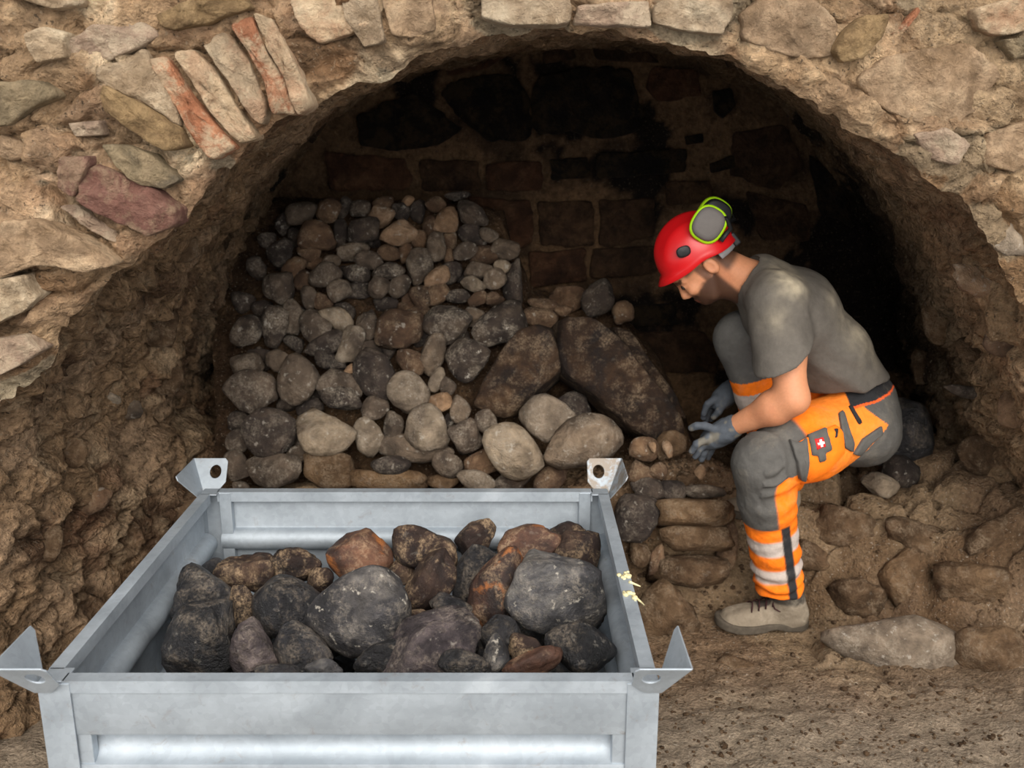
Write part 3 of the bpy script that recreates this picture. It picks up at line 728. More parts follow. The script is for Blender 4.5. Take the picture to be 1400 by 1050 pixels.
# (table, x, y, w, h, turn, tone, shape, forward offset cm, landmark name or None)
PILE = [
 (2, 372,172,142,102,0,'g','r',2,'pale grey cobble at the top left corner'), (2,495,160,102,118,-20,'b','r',1,None), (2,448,280,172,142,-15,'b','r',4,'big brown egg-shaped cobble near the top left'),
 (2,555,275,66,145,0,'d','r',-3,None), (2,575,150,75,105,0,'d','r',-4,None), (2,643,150,97,76,0,'g','r',0,None), (2,745,125,92,60,0,'b','r',-2,None),
 (2,735,188,112,104,-20,'t','r',3,'tan cobble with a dark dimple in the top row'), (2,658,252,142,145,-20,'d','m',3,'dark brown wedge-shaped cobble in the upper rows'), (2,815,262,168,118,10,'t','r',4,'light brown potato-shaped cobble in the upper rows'),
 (2,830,168,84,86,0,'d','m',-2,None), (2,860,115,58,52,0,'t','r',-1,None), (2,985,130,94,74,0,'b','r',0,None), (2,905,165,74,106,0,'d','m',-3,None),
 (2,975,235,104,104,0,'b','r',0,None), (2,1040,212,112,136,-40,'t','m',2,'knobbly pinkish cobble in the top row'), (2,1050,285,64,112,0,'b','r',-2,None), (2,912,295,78,88,0,'b','r',0,None),
 (2,988,325,86,134,0,'g','r',3,'upright grey oval cobble near the top'), (2,1150,178,160,100,-35,'d','m',2,'long dark cobble at the top right of the heap'), (2,1085,95,115,40,0,'d','a',-3,None), (2,1145,268,115,105,0,'d','m',-2,None),
 (2,1228,272,88,72,0,'g','r',0,None), (2,1300,337,134,98,0,'g','r',2,'smooth grey cobble at the right edge of the heap'), (2,1205,360,156,88,10,'b','r',0,None), (2,1120,342,114,78,15,'g','r',3,None),
 (2,610,348,148,84,5,'g','r',1,None), (2,680,388,122,88,10,'g','r',4,None), (2,775,350,108,80,0,'b','r',0,None), (2,850,352,64,94,0,'b','r',0,None),
 (2,772,435,148,80,0,'s','r',4,'dark lens-shaped cobble with white flecks'), (2,625,445,124,84,0,'s','r',2,None), (2,728,510,98,104,-20,'g','r',3,None), (2,820,505,104,106,0,'g','r',2,None),
 (2,912,420,122,168,-10,'g','m',3,'tall grey cobble in the middle of the heap'), (2,990,458,118,88,10,'t','r',4,'tan bean-shaped cobble'), (2,1045,372,54,74,0,'b','r',-2,None), (2,1050,445,104,114,-20,'d','r',-1,None),
 (2,1180,430,134,84,15,'g','r',1,None), (2,1160,495,118,68,-15,'p','r',3,None), (2,1255,472,104,94,10,'g','r',3,None), (2,1288,415,78,64,0,'p','r',3,None),
 (2,1085,550,114,64,5,'s','r',2,None), (2,995,540,114,94,20,'b','r',1,None), (2,920,552,94,104,20,'b','r',1,None), (2,1175,562,84,74,0,'b','a',2,None), (2,1250,562,104,64,0,'b','m',0,None),
 (2,475,457,150,110,38,'g','r',5,'smooth grey oval cobble on the upper left'), (2,410,350,104,94,0,'b','r',0,None), (2,435,398,94,64,0,'b','r',-2,None), (2,512,390,84,64,20,'g','r',1,None),
 (2,545,525,104,114,-30,'g','m',3,None), (2,640,525,114,84,-10,'d','m',-2,None), (2,340,425,94,114,-20,'b','m',1,None), (2,385,482,94,104,0,'b','r',0,None),
 (2,405,557,80,104,-10,'g','r',2,None), (2,470,577,94,84,0,'b','r',0,None), (2,275,352,124,134,0,'d','m',0,None), (2,215,300,84,84,0,'d','m',-2,None),
 (2,265,512,140,155,-10,'g','m',3,'large grey boulder against the left wall'), (2,290,222,76,104,0,'d','r',-2,None), (2,340,282,64,84,0,'d','r',-3,None), (2,340,642,104,165,10,'g','m',1,None),
 (2,250,690,124,195,-10,'s','a',3,'blackened stone with white crusts at the left wall'), (2,130,712,135,155,-20,'g','m',2,'tall grey stone touching the left wall'), (2,432,692,155,148,-25,'g','a',3,'angular stone with a flat brown face'), (2,540,650,165,96,-38,'p','r',4,'pale slanting cobble in the middle left'),
 (2,675,682,110,144,-15,'g','m',2,None), (2,570,612,104,66,-20,'d','m',-2,None), (2,820,702,205,182,-5,'b','c',4,'big squarish brown boulder in the middle of the heap'), (2,480,765,195,112,25,'d','m',2,None),
 (2,600,772,108,175,-12,'p','m',4,'pale upright stone with a flat top'), (2,690,792,108,84,0,'g','a',0,None), (2,505,847,155,80,-20,'d','a',1,None), (2,335,770,94,84,0,'d','m',-2,None),
 (2,120,860,152,122,-20,'g','m',3,None), (2,270,845,114,112,20,'g','m',3,None), (2,185,830,114,78,0,'d','m',-3,None), (2,715,907,225,205,-20,'d','r',5,'large dark round boulder in the centre'),
 (2,870,852,135,114,-10,'b','m',1,None), (2,970,817,118,195,-5,'g','a',2,'upright brownish wedge stone'), (2,1030,672,195,185,-30,'s','m',3,'dark boulder with pale spots above the stone slabs'), (2,1150,642,116,96,0,'g','m',0,None),
 (2,1280,690,265,185,28,'s','m',3,'largest dark boulder leaning on the left slab'), (2,1125,842,196,195,-10,'s','r',5,'round speckled boulder left of the slabs'), (2,355,928,200,228,10,'g','m',6,'big smooth grey boulder on the left'), (2,145,985,225,205,15,'g','m',6,'big angular grey boulder at the lower left'),
 (2,555,950,205,115,-15,'g','c',3,None), (2,545,1012,215,104,-8,'s','a',5,'flat dark slab-like stone in the lower left'), (2,860,987,182,195,15,'p','r',7,'pale round cobble in the lower middle'), (2,990,932,64,118,-35,'p','r',4,'finger-shaped pale cobble'),
 (2,1042,962,74,92,0,'g','r',3,None), (2,600,880,66,44,0,'t','m',4,None), (2,900,640,124,94,0,'b','a',-2,None), (2,1335,485,90,205,0,'d','m',-3,'dark brown upright stone at the right end of the heap'),
 (2,170,420,90,110,0,'d','m',-3,None), (2,110,580,110,100,0,'d','m',-4,None), (2,195,610,90,80,0,'d','m',-4,None), (2,760,590,110,70,0,'d','m',-4,None), (2,860,600,100,60,0,'b','m',-3,None),
 (2,760,800,90,80,0,'d','m',-4,None), (2,930,730,80,110,0,'d','m',-4,None), (2,1100,740,80,70,0,'d','m',-4,None), (2,300,400,70,70,0,'d','m',-4,None), (2,560,440,60,60,0,'d','m',-4,None), (2,700,300,70,60,0,'d','m',-4,None), (2,450,1000,70,60,0,'d','m',-4,None),
 (2,1110,460,80,60,0,'d','m',-4,None), (2,1190,300,70,50,0,'d','m',-3,None), (2,860,560,60,60,0,'b','m',-3,None), (2,380,640,60,90,0,'d','m',-4,None),
 (3,710,394,118,122,-25,'g','r',4,None), (3,240,500,238,220,25,'d','r',7,'large dark smooth boulder at the lower left'), (3,487,500,268,212,0,'p','m',9,'palest big boulder at the front of the heap'), (3,675,527,145,172,-15,'p','a',5,'mottled pale stone right of the palest boulder'),
 (3,792,482,92,148,0,'g','r',4,None), (3,935,490,195,215,20,'p','m',8,'pale pear-shaped boulder near the front'), (3,995,372,145,110,-10,'t','m',4,'pinkish tan cobble'), (3,1100,402,94,136,0,'g','r',4,None),
 (3,1215,452,104,108,0,'g','r',6,'small round ball-like cobble'), (3,1125,525,132,150,20,'g','c',5,'cube-like broken stone'), (3,890,580,345,125,-8,'g','m',3,'wide flat stone under the pear-shaped boulder'), (3,780,654,178,86,0,'d','r',7,'dark oval cobble low at the front'),
 (3,1040,650,128,134,15,'g','r',5,None), (3,85,540,110,108,0,'g','r',4,None), (3,78,650,110,134,20,'g','r',6,None), (3,245,672,255,165,-10,'g','a',6,'broad flat stone at the bottom left'),
 (3,100,754,76,56,0,'g','r',5,None), (3,350,610,94,114,-20,'g','a',4,None), (3,372,550,76,94,0,'d','r',0,None), (3,500,672,218,178,0,'e','c',4,'square brown block below the palest boulder'),
 (3,770,722,345,96,0,'e','c',3,'long brown block behind the crate rail'), (3,1170,722,175,94,-20,'p','r',7,None), (3,1200,642,165,150,0,'b','m',2,None), (3,1330,727,170,90,0,'g','a',3,None),
 (3,1050,450,50,64,0,'d','r',0,None), (3,410,387,124,80,20,'d','m',-1,None), (3,95,450,110,90,0,'d','m',-2,None), (3,305,362,90,94,0,'d','r',-3,None), (3,1015,727,150,80,0,'e','m',1,None), (3,180,170,110,110,0,'d','m',-4,None),
 (4,485,695,246,208,-10,'p','r',8,'pale round boulder in front of the slabs'), (4,640,805,345,235,33,'g','r',9,'large oblong boulder in front of the slabs'), (4,330,843,292,210,-42,'p','r',11,'large pale egg-shaped boulder'), (4,600,640,160,130,0,'d','m',-8,None),
 (4,500,962,150,120,0,'b','m',3,None), (4,715,155,140,180,-18,'d','a',-14,'dark pointed rock standing behind the slabs'), (4,575,162,155,115,0,'b','m',-22,None), (4,825,222,98,104,0,'b','m',-16,None),
 (4,470,190,150,74,-10,'b','a',-10,None), (4,455,252,160,100,-8,'b','c',-6,'reddish brown block on top of the slabs'), (4,560,215,84,50,0,'b','a',-8,None),
]
ROWY = ([265, 340, 420, 500, 580, 665], [3.70, 3.60, 3.46, 3.32, 3.20, 3.11])
def pile_y(py): return float(np.interp(py, *ROWY))
WORDS = {'g': 'grey', 'p': 'pale', 'd': 'dark', 's': 'dark flecked', 'b': 'brownish', 't': 'tan', 'e': 'earth-brown', 'k': 'sooty black', 'x': 'charred brown', 'o': 'fire-reddened', 'w': 'ash-grey', 'v': 'purplish'}
SHAPE = {'r': 'rounded', 'm': 'lumpy', 'a': 'angular', 'c': 'blocky', 'j': 'jagged'}
DIRS = ['right of', 'above and right of', 'directly above', 'above and left of', 'left of', 'below and left of', 'directly below', 'below and right of']
def auto_labels(items, where):
    """items: dicts px,py,area,tone,kind,mark -> a label for each that singles it out by its nearest told-apart neighbour"""
    marks = [i for i in items if i['mark']]; used = set()
    med = np.median([i['area'] for i in items])
    for i in items:
        if i['mark']: i['label'] = i['mark'] + (' ' + where if where and len(i['mark'].split()) < 9 else ''); used.add(i['label'])
    for i in items:
        if i['mark']: continue
        size = 'small' if i['area'] < 0.75 * med else ('large' if i['area'] > 1.6 * med else 'medium')
        ms = sorted(marks, key=lambda m: math.hypot(m['px'] - i['px'], m['py'] - i['py']))
        done = False
        for lead in ('', 'second ', 'third ', 'fourth '):
            for m in ms[:5]:
                k = int(round(math.degrees(math.atan2(m['py'] - i['py'], i['px'] - m['px'])) / 45)) % 8
                key = (lead, DIRS[k], m['mark'])
                if key in used: continue
                used.add(key)
                i['label'] = f"{lead}{size} {WORDS[i['tone']]} {SHAPE[i['kind']]} stone {DIRS[k]} the {m['mark']}"
                w = i['label'].split()
                if len(w) > 16: i['label'] = i['label'].replace(f" {SHAPE[i['kind']]} stone", ' stone').replace('directly ', '')
                if len(i['label'].split()) > 16: i['label'] = i['label'].replace(f'{size} ', '')
                if len(i['label'].split()) > 16: i['label'] = i['label'].replace(f"{WORDS[i['tone']]} ", '').replace(' of the crate', '').replace(' in the upper rows', '').replace(' on the upper left', '')
                for cut in (' at the top left corner', ' near the top left', ' in the middle of the heap', ' at the right edge of the heap', ' directly', ' with white flecks', ' of the heap'):
                    if len(i['label'].split()) > 16: i['label'] = i['label'].replace(cut, '')
                done = True; break
            if done: break
def make_stones(rows, tabs, name, ydef, where, group, cat, seed0, depth_k=0.8, ico=ICO3):
    items = []
    for n, (tb, x, y, w, h, a, tone, kind, fwd, mark) in enumerate(rows):
        fn, sc = tabs[tb]; px, py = fn(x, y); items.append(dict(px=px, py=py, w=w / sc, h=h / sc, a=a, tone=tone, kind=kind, fwd=fwd, mark=mark, area=w * h / sc / sc))
    auto_labels(items, where)
    objs = []
    for n, i in enumerate(items):
        c = ydef(i['px'], i['py'], i)
        d = c - EYE; d = d / np.linalg.norm(d); c = c - d * i['fwd'] * 0.01
        m = mpp(c); w, h = i['w'] * m * 1.06, i['h'] * m * 1.06
        o = add_stone(name, c, w, h, depth_k * (w * h) ** 0.5 * (0.9 if kind != 'c' else 1.1), i['a'], seed0 + n * 3, i['kind'], ST_MATS[i['tone']], ico)
        tag(o, i['label'], cat, group); o['_b'] = 0; del o['_b']; objs.append(o)
    return objs
pile = make_stones(PILE, {2: (T2, S2), 3: (T3, S3), 4: (T4, S4)}, 'cobble', lambda px, py, i: P(px, py, pile_y(py)), 'of the heap', 'cobbles heaped in the oven niche', 'stone', 1000, 0.7)

# core of the heap: earth and rubble behind the visible stones
cx_ = np.linspace(296, 965, 130)
core = np.empty((len(cx_), 92, 3))
for a, px in enumerate(cx_):
    top = float(np.interp(px, [296, 690, 722, 840, 900, 965], [280, 290, 412, 425, 500, 640]))
    back = float(np.interp(px, [296, 700, 740, 965], [0.06, 0.06, 0.24, 0.24]))
    p0 = P(px, top, pile_y(top) + back)
    for b in range(12): core[a, b] = p0 + (np.array([p0[0] * 1.02, 3.93, p0[2] + 0.02]) - p0) * (1 - b / 12)
    for b, py in enumerate(np.linspace(top, 720, 80)): core[a, 12 + b] = P(px, py, pile_y(py) + back)
cf = core.reshape(-1, 3); cf = cf + disp3(cf, 0.8)
cc_ = np.tile(np.array(lin('#4a3829')), (len(cf), 1)); cc_ = colmix(cc_, sstep(0, 0.3, fbm(cf, 8, 3, 5)), lin('#5f4a36'))
heap_core = mesh_obj('heap_core', cf, grid_faces(len(cx_), 92)[:, ::-1], M_soil, floor, col=cc_)
heap_core['kind'] = 'stuff'; heap_core['label'] = 'dark earth and rubble packed between the heaped cobbles'

# two big stone slabs leaning together as a gable over the fire hole
M_slab = mat_stone('scorched_slab', lin('#1f1813'), lin('#362920'), lin('#55412f'), dust=(0.20, 0.145, 0.095), dust_amt=0.6, white_amt=0.05, rough=0.85, spec=0.2, soot=0.55, bump=0.7)
def slab(name, pts, yc, thick, seed, lab, axis_n):
    """pts pixel outline of the front face; yfun gives the depth; thickness goes inwards"""
    f = np.array([P(x, y, yc(x, y)) for x, y in pts]); n = len(f); per = 56
    cum_ = np.concatenate([[0], np.cumsum(np.linalg.norm(np.diff(np.vstack([f, f[:1]]), axis=0), axis=1))]); q = np.vstack([f, f[:1]])
    s = np.linspace(0, cum_[-1], per, endpoint=False); ring = np.stack([np.interp(s, cum_, q[:, k]) for k in range(3)], 1)
    ring = (np.roll(ring, 1, 0) + 2 * ring + np.roll(ring, -1, 0)) / 4
    c = ring.mean(0); axis_n = np.asarray(axis_n, float); axis_n /= np.linalg.norm(axis_n)
    V = []; prof = [(0.4, -thick), (0.8, -thick), (0.96, -thick * 0.95), (1.0, -thick * 0.7), (1.0, -thick * 0.35), (0.995, -0.012), (0.97, 0.0), (0.88, 0.008), (0.65, 0.016), (0.4, 0.018), (0.15, 0.02)]
    for sc, d in prof:
        r = c + (ring - c) * sc + axis_n * d; r = r + axis_n * (0.020 * fbm(r + seed, 9, 4, seed))[:, None] + (r - c) * (0.05 * fbm(r + seed, 12, 3, seed + 3))[:, None]; V.append(r)
    V = np.vstack(V + [(c - axis_n * thick)[None], (c + axis_n * 0.02)[None]]); R = len(prof); F = []
    for k in range(R - 1):
        for i in range(per): j = (i + 1) % per; F.append((k * per + i, k * per + j, (k + 1) * per + j, (k + 1) * per + i))
    for i in range(per): F.append((i, R * per, (i + 1) % per)); F.append(((R - 1) * per + i, (R - 1) * per + (i + 1) % per, R * per + 1))
    o = local_obj(name, V, F, M_slab); fix_normals(o); tag(o, lab, 'stone slab', 'slabs over the fire hole'); return o
def Q4(*pts): return [T4(*p) for p in pts]
slab('stone_slab', Q4((140, 640), (200, 500), (285, 380), (350, 300), (430, 268), (490, 290), (525, 380), (542, 478), (430, 590), (310, 700), (240, 690)), lambda x, y: 3.19 + (600 - y) * 0.0004, 0.20, 31,
     'scorched stone slab leaning right, left half of the gable over the fire hole', (-0.25, -0.93, 0.25))
slab('stone_slab', Q4((552, 250), (620, 228), (700, 240), (830, 350), (1000, 560), (1105, 700), (1115, 830), (1040, 830), (865, 745), (720, 610), (560, 485), (545, 380)), lambda x, y: 3.17 + (600 - y) * 0.0005, 0.20, 37,
     'longer scorched stone slab leaning left, right half of the gable over the fire hole', (0.2, -0.93, 0.3))
slab('stone_slab', Q4((780, 275), (850, 290), (950, 440), (1080, 620), (1115, 700), (1060, 690), (900, 470), (800, 340)), lambda x, y: 3.34 + (600 - y) * 0.0004, 0.10, 43,
     'thin stone slab standing just behind the longer leaning slab', (0.3, -0.9, 0.3))

# ------------------------------------------------------------------ stones in the crate
CRATE = [
 (7,165,262,188,152,-10,'k','m',3,'dark dusty boulder at the left rear of the crate'), (7,145,385,180,195,5,'k','c',4,'big angular blue-black block at the left front of the crate'), (7,305,402,138,155,0,'v','m',2,'pear-shaped dark grey stone near the left front of the crate'), (7,280,188,168,112,-10,'x','j',2,'rugged charred lump at the back left of the crate'),
 (7,420,172,142,94,-10,'x','j',2,None), (7,405,292,225,165,-10,'k','r',2,'glossy black boulder left of the largest stone'), (7,600,312,292,232,35,'w','r',8,'largest ash-grey egg-shaped boulder in the crate'), (7,600,150,182,155,-10,'o','m',4,'burnt stone with a broken orange face'),
 (7,440,402,140,160,20,'k','m',1,None), (7,785,122,175,135,0,'x','m',2,'dark brown boulder in the back row of the crate'), (7,805,215,122,190,-25,'x','m',5,'dusty elongated brown stone in the middle of the crate'), (7,930,98,120,95,20,'x','a',2,'angular brown stone at the back of the crate'),
 (7,925,187,160,135,30,'k','a',1,None), (7,985,240,220,165,33,'o','m',6,'reddish stone with an orange and black face'), (7,1090,112,190,118,20,'o','m',2,'orange-brown stone at the back right of the crate'), (7,1180,85,118,74,0,'x','m',0,None),
 (7,1255,142,125,135,0,'x','m',1,None), (7,1175,262,275,245,0,'w','m',5,'largest lumpy grey boulder at the right side of the crate'), (7,1250,408,195,150,0,'k','r',6,'black dusty boulder in the right front corner of the crate'), (7,800,402,300,185,25,'v','m',3,'wide purplish boulder at the front of the crate'),
 (7,895,447,145,78,0,'k','r',6,'low blue-black stone by the front rail'), (7,1090,450,170,74,20,'o','a',4,'pale stone with an orange tip by the front rail'), (7,985,420,74,106,0,'w','r',4,None), (7,1000,372,118,118,0,'k','r',1,None),
 (7,1070,405,98,80,0,'x','r',2,None), (7,265,292,84,135,0,'x','m',-1,None), (7,500,462,105,56,0,'w','r',4,None), (7,370,474,120,50,0,'k','r',3,None), (7,760,325,74,64,0,'x','r',1,None), (7,490,215,74,74,0,'x','m',0,None),
 (7,720,188,84,70,0,'x','m',-1,None), (7,860,295,120,94,0,'k','m',-3,None), (7,660,430,150,90,10,'k','m',-3,None), (7,1230,300,110,90,0,'x','m',-3,None), (7,190,180,80,60,0,'k','m',-3,None),
]
def crate_pos(px, py, i):
    z = 0.43 + 0.05 * float(sstep(790, 740, py)); p = PZ(px, py, z); m = mpp(p); hw = 0.53 * m * max(i['w'] * abs(math.cos(math.radians(i['a']))), i['h'] * abs(math.sin(math.radians(i['a']))))
    p[0] = min(max(p[0], X0 + 0.035 + hw), X1 - 0.035 - hw); return p
in_crate = make_stones(CRATE, {7: (T7, S7)}, 'boulder', crate_pos, '', 'blackened stones in the steel crate', 'stone', 3000, 0.85, ICO4)
# rubble lower down in the crate, which carries the stones
rg = np.random.RandomState(8); parts = []
for k in range(150):
    c = np.array([rg.uniform(X0 + .1, X1 - .1), rg.uniform(Y0 + .1, Y1 - .1), rg.uniform(0.15, 0.31)]); s = rg.uniform(0.045, 0.065)
    parts.append((stone_shape(5000 + k, 'm', ICO1) * np.array([s * rg.uniform(.8, 1.2), s, s * rg.uniform(.7, 1.1)]) + c, ICO1[1]))
v, f = join(parts); o = mesh_obj('rubble_fill', v, f, ST_MATS['k']); o['kind'] = 'stuff'; tag(o, 'smaller blackened rubble deeper down in the crate', 'rubble')

# ------------------------------------------------------------------ stones in the bench face, on the ground and in the side walls
LEDGE = [  # px, py, w, h, turn, tone, shape, Y or surface, label
 (872,706,64,58,15,'d',  'm', 2.98, 'dark boulder in the bench face beside the crate rail'),
 (950,700,98,36,2,'e', 'c', 3.00, 'upper of two flat brown slabs stacked left of the person\'s shin'),
 (950,735,90,32,-4,'e', 'c', 2.99, 'lower of two flat brown slabs stacked left of the person\'s shin'),
 (940,780,96,38,-4,'e', 'c', 2.98, 'broad brown slab below the two flat stacked slabs'),
 (915,842,84,74,-25,'e', 'j', 2.86, 'large reddish brown rock on the floor behind the front right crate lug'),
 (887,668,44,26,-10,'d', 'r', 3.03, 'small dark cobble above the boulder in the bench face'),
 (919,672,34,28,10,'d', 'r', 3.02, 'small round grey cobble on top of the flat slabs'),
 (962,673,56,18,0,'g', 'r', 3.02, 'flat grey cobble lying on the upper flat slab'),
 (882,614,38,30,-20,'b', 'a', 3.10, 'brown angular stone in the loose spoil by the slab end'),
 (876,648,34,36,10,'b', 'm', 3.06, 'lumpy stone in the spoil behind the rear right crate lug'),
 (918,608,40,34,0,'e', 'j', 3.12, 'earthy clod at the foot of the longer slab'),
 (892,612,10,14,0,'t', 'a', 3.06, 'tiny pale chip of stone in the spoil'),
 (913,614,12,22,15,'t', 'a', 3.05, 'small pale pointed chip of stone in the spoil'),
 (957,645,14,18,0,'t', 'm', 3.03, 'small tan clod in the spoil below the gloved hand'),
 (900,645,26,22,10,'b', 'm', 3.05, 'small brown stone in the middle of the spoil'),
 (938,655,24,16,0,'e', 'j', 3.04, 'small earth-brown clod in the spoil above the flat slabs'),
 (876,757,26,34,0,'e', 'j', 2.98, 'brown stone under the boulder in the bench face'),
 (899,765,20,40,-10,'b', 'a', 2.98, 'narrow upright brown stone beside the broad brown slab'),
 (993,745,26,60,0,'b', 'm', 3.02, 'brown stone just behind the person\'s shin'),
 (1225,592,92,84,-20,'k', 'm', 3.30, 'big sooty black rock behind the person\'s seat'),
 (1233,648,40,46,25,'d', 'r', 3.22, 'small dark oval stone below the big black rock'),
 (1204,664,46,30,-10,'p', 'a', 3.15, 'pale pointed stone below the person\'s seat'),
 (1150,722,66,50,-15,'e', 'c', 3.02, 'brown broken block to the right of the person\'s knee'),
 (1255,738,90,44,-12,'e', 'j', 2.90, 'long earthy stone in the rubble slope'),
 (1170,818,66,52,0,'e', 'j', 2.86, 'brown rock on the floor right of the boot heel'),
 (1230,874,190,72,-14,'p', 'a', 2.76, 'large flat pale rock lying on the floor at right'),
 (1332,800,108,58,-12,'e', 'j', 2.80, 'layered brown rock in the lower right slope'),
 (1355,735,84,44,24,'e', 'j', 2.90, 'slanting brown rock at the right edge of the rubble slope'),
 (1238,790,70,74,0,'e', 'j', 2.93, 'rounded earthy lump in the middle of the rubble slope'),
 (1372,898,120,80,-8,'e', 'j', 2.68, 'big smooth earthy rock in the lower right corner'),
 (1110,760,60,36,-10,'e', 'j', 2.98, 'earthy stone behind the person\'s calf'),
 (1010,905,52,22,-8,'e', 'j', 2.70, 'low flat stone half buried in front of the boot'),
]
for n, (px, py, w, h, a, tone, kind, Y, lab) in enumerate(LEDGE):
    c = P(px, py, Y); m = mpp(c)
    if n > 21: c = hit(px, py, ['floor', 'right'])[0]; c = c + (c - EYE) / np.linalg.norm(c - EYE) * 0.012; m = mpp(c)
    if n in (25, 29, 31): c = hit(px, py, ['floor'])[0] + np.array([0, 0.0, -0.01]); m = mpp(c)
    o = add_stone('rock', c, w * m * 1.15, h * m * 1.2, (0.7 if kind == 'c' else 0.8) * m * (w * h) ** 0.5 * (1.4 if kind == 'c' else 1.0), a, 6000 + n, kind, ST_MATS[tone])
    tag(o, lab, 'rock', 'loose rocks on the earth bench and floor')
# stones bedded in the side walls (part of the walls), one a crack's shade
BED = [
 ('left', 178,562,40,34,30,'g'), ('left', 155,545,26,22,0,'p'), ('left', 215,440,60,80,10,'e'), ('left', 90,620,70,50,20,'e'), ('left', 250,345,60,40,25,'e'), ('left', 60,740,60,60,0,'e'), ('left', 230,520,44,50,0,'e'), ('left', 130,690,50,40,0,'b'),
 ('right', 1345,385,110,44,-10,'t'), ('right', 1380,330,44,50,0,'p'), ('right', 1330,540,90,20,-12,'d'), ('right', 1290,440,60,70,20,'e'), ('right', 1370,470,60,44,0,'b'), ('right', 1350,620,90,70,-10,'e'), ('right', 1290,640,50,60,0,'e'), ('right', 1385,690,50,60,0,'e'), ('right', 1330,480,50,36,0,'e'), ('right', 1260,500,36,50,0,'e'), ('right', 1385,560,50,60,0,'t'),  # the thin dark one stands in for the shade of a slot crack
]
for n, (wn, px, py, w, h, a, tone) in enumerate(BED):
    p, nn = hit(px, py, [wn, 'front']); m = mpp(p)
    o = add_stone('stone', p - nn * 0.012, w * m, h * m, 0.05, a, 6500 + n, 'a', ST_MATS[tone], parent=wall_left if wn == 'left' else wall_right)
# gravel and crumbs of earth on the ground: nobody could count it
rg = np.random.RandomState(21); parts = []; NG = 2600
gxy = np.stack([np.where(np.arange(NG) < 1500, rg.uniform(0.25, 1.7, NG), np.where(np.arange(NG) < 2300, rg.normal(0.55, 0.2, NG), rg.uniform(0.9, 1.6, NG))),
                np.where(np.arange(NG) < 1500, rg.uniform(1.95, 3.0, NG), np.where(np.arange(NG) < 2300, rg.normal(3.13, 0.08, NG), rg.uniform(2.9, 3.5, NG)))], 1)
gz = floor_z(gxy[:, 0], gxy[:, 1])
for k in range(NG):
    x, y = gxy[k]; s = rg.uniform(0.002, 0.006) * (1.7 if 1500 <= k < 2300 else 1.0) * (1.6 if rg.rand() < 0.1 else 1)
    parts.append((ICO1[0] * np.array([s * rg.uniform(.8, 1.4), s * rg.uniform(.8, 1.4), s * .7]) * (1 + 0.2 * rg.normal(size=(len(ICO1[0]), 1))) + np.array([x, y, gz[k] + s * 0.3]), ICO1[1]))
v, f = join(parts); o = mesh_obj('gravel', v, f, ST_MATS['e'], floor); o['kind'] = 'stuff'; o['label'] = 'grit and crumbs of earth scattered over the floor'
# ------------------------------------------------------------------ the crouching person
def surface_nets(F, org, h):
    nx, ny, nz = F.shape; S = F < 0
    cnt = np.zeros((nx - 1, ny - 1, nz - 1), np.int8)
    for a in (0, 1):
        for b in (0, 1):
            for c in (0, 1): cnt += S[a:nx - 1 + a, b:ny - 1 + b, c:nz - 1 + c]
    act = (cnt > 0) & (cnt < 8); I, J, K = np.nonzero(act); n = len(I)
    idx = -np.ones(act.shape, np.int64); idx[act] = np.arange(n)
    pos = np.zeros((n, 3)); wt = np.zeros(n); base = np.stack([I, J, K], 1)
    cs = [(a, b, c) for a in (0, 1) for b in (0, 1) for c in (0, 1)]
    for p in cs:
        for q in cs:
            if sum(abs(x - y) for x, y in zip(p, q)) == 1 and p < q:
                f0 = F[I + p[0], J + p[1], K + p[2]]; f1 = F[I + q[0], J + q[1], K + q[2]]; m = (f0 < 0) != (f1 < 0)
                t = np.where(m, f0 / np.where(m, f0 - f1, 1), 0)[:, None]
                x = np.array(p)[None] + t * (np.array(q) - np.array(p))[None]
                pos += np.where(m[:, None], x, 0); wt += m
    V = (base + pos / wt[:, None]) * h + org; faces = []
    for ax in range(3):
        o1, o2 = [k for k in range(3) if k != ax]
        A = [slice(1, -1)] * 3; A[ax] = slice(0, -1); Bs = list(A); Bs[ax] = slice(1, None)
        s0 = S[tuple(A)]; s1 = S[tuple(Bs)]; ch = np.nonzero(s0 != s1)
        e = np.stack(ch, 1); off = np.array([1, 1, 1]); off[ax] = 0; e = e + off
        def cid(d1, d2):
            q = e.copy(); q[:, o1] -= d1; q[:, o2] -= d2
            q = np.minimum(q, np.array(act.shape) - 1); return idx[q[:, 0], q[:, 1], q[:, 2]]
        quad = np.stack([cid(1, 1), cid(0, 1), cid(0, 0), cid(1, 0)], 1)
        flip = s0[ch] if ax != 1 else ~s0[ch]
        quad = np.where(flip[:, None], quad, quad[:, ::-1]); faces.append(quad[(quad >= 0).all(1)])
    return V, np.concatenate(faces)
def norm(v): return np.sqrt((v * v).sum(-1))
def cap(p, a, b, ra, rb):
    a = np.asarray(a, np.float32); ab = np.asarray(b, np.float32) - a; t = np.clip((p - a) @ ab / (ab @ ab), 0, 1)
    return norm(p - a - t[..., None] * ab) - (ra + (rb - ra) * t)
def ell(p, c, r, R=None):
    q = p - np.asarray(c, np.float32); q = q if R is None else q @ np.asarray(R, np.float32).T
    r = np.asarray(r, np.float32); k0 = norm(q / r); k1 = norm(q / (r * r)); return k0 * (k0 - 1) / np.maximum(k1, 1e-6)
def smin(a, b, k):
    h = np.clip(0.5 + 0.5 * (b - a) / k, 0, 1); return b + (a - b) * h - k * h * (1 - h)
def smax(a, b, k): return -smin(-a, -b, k)
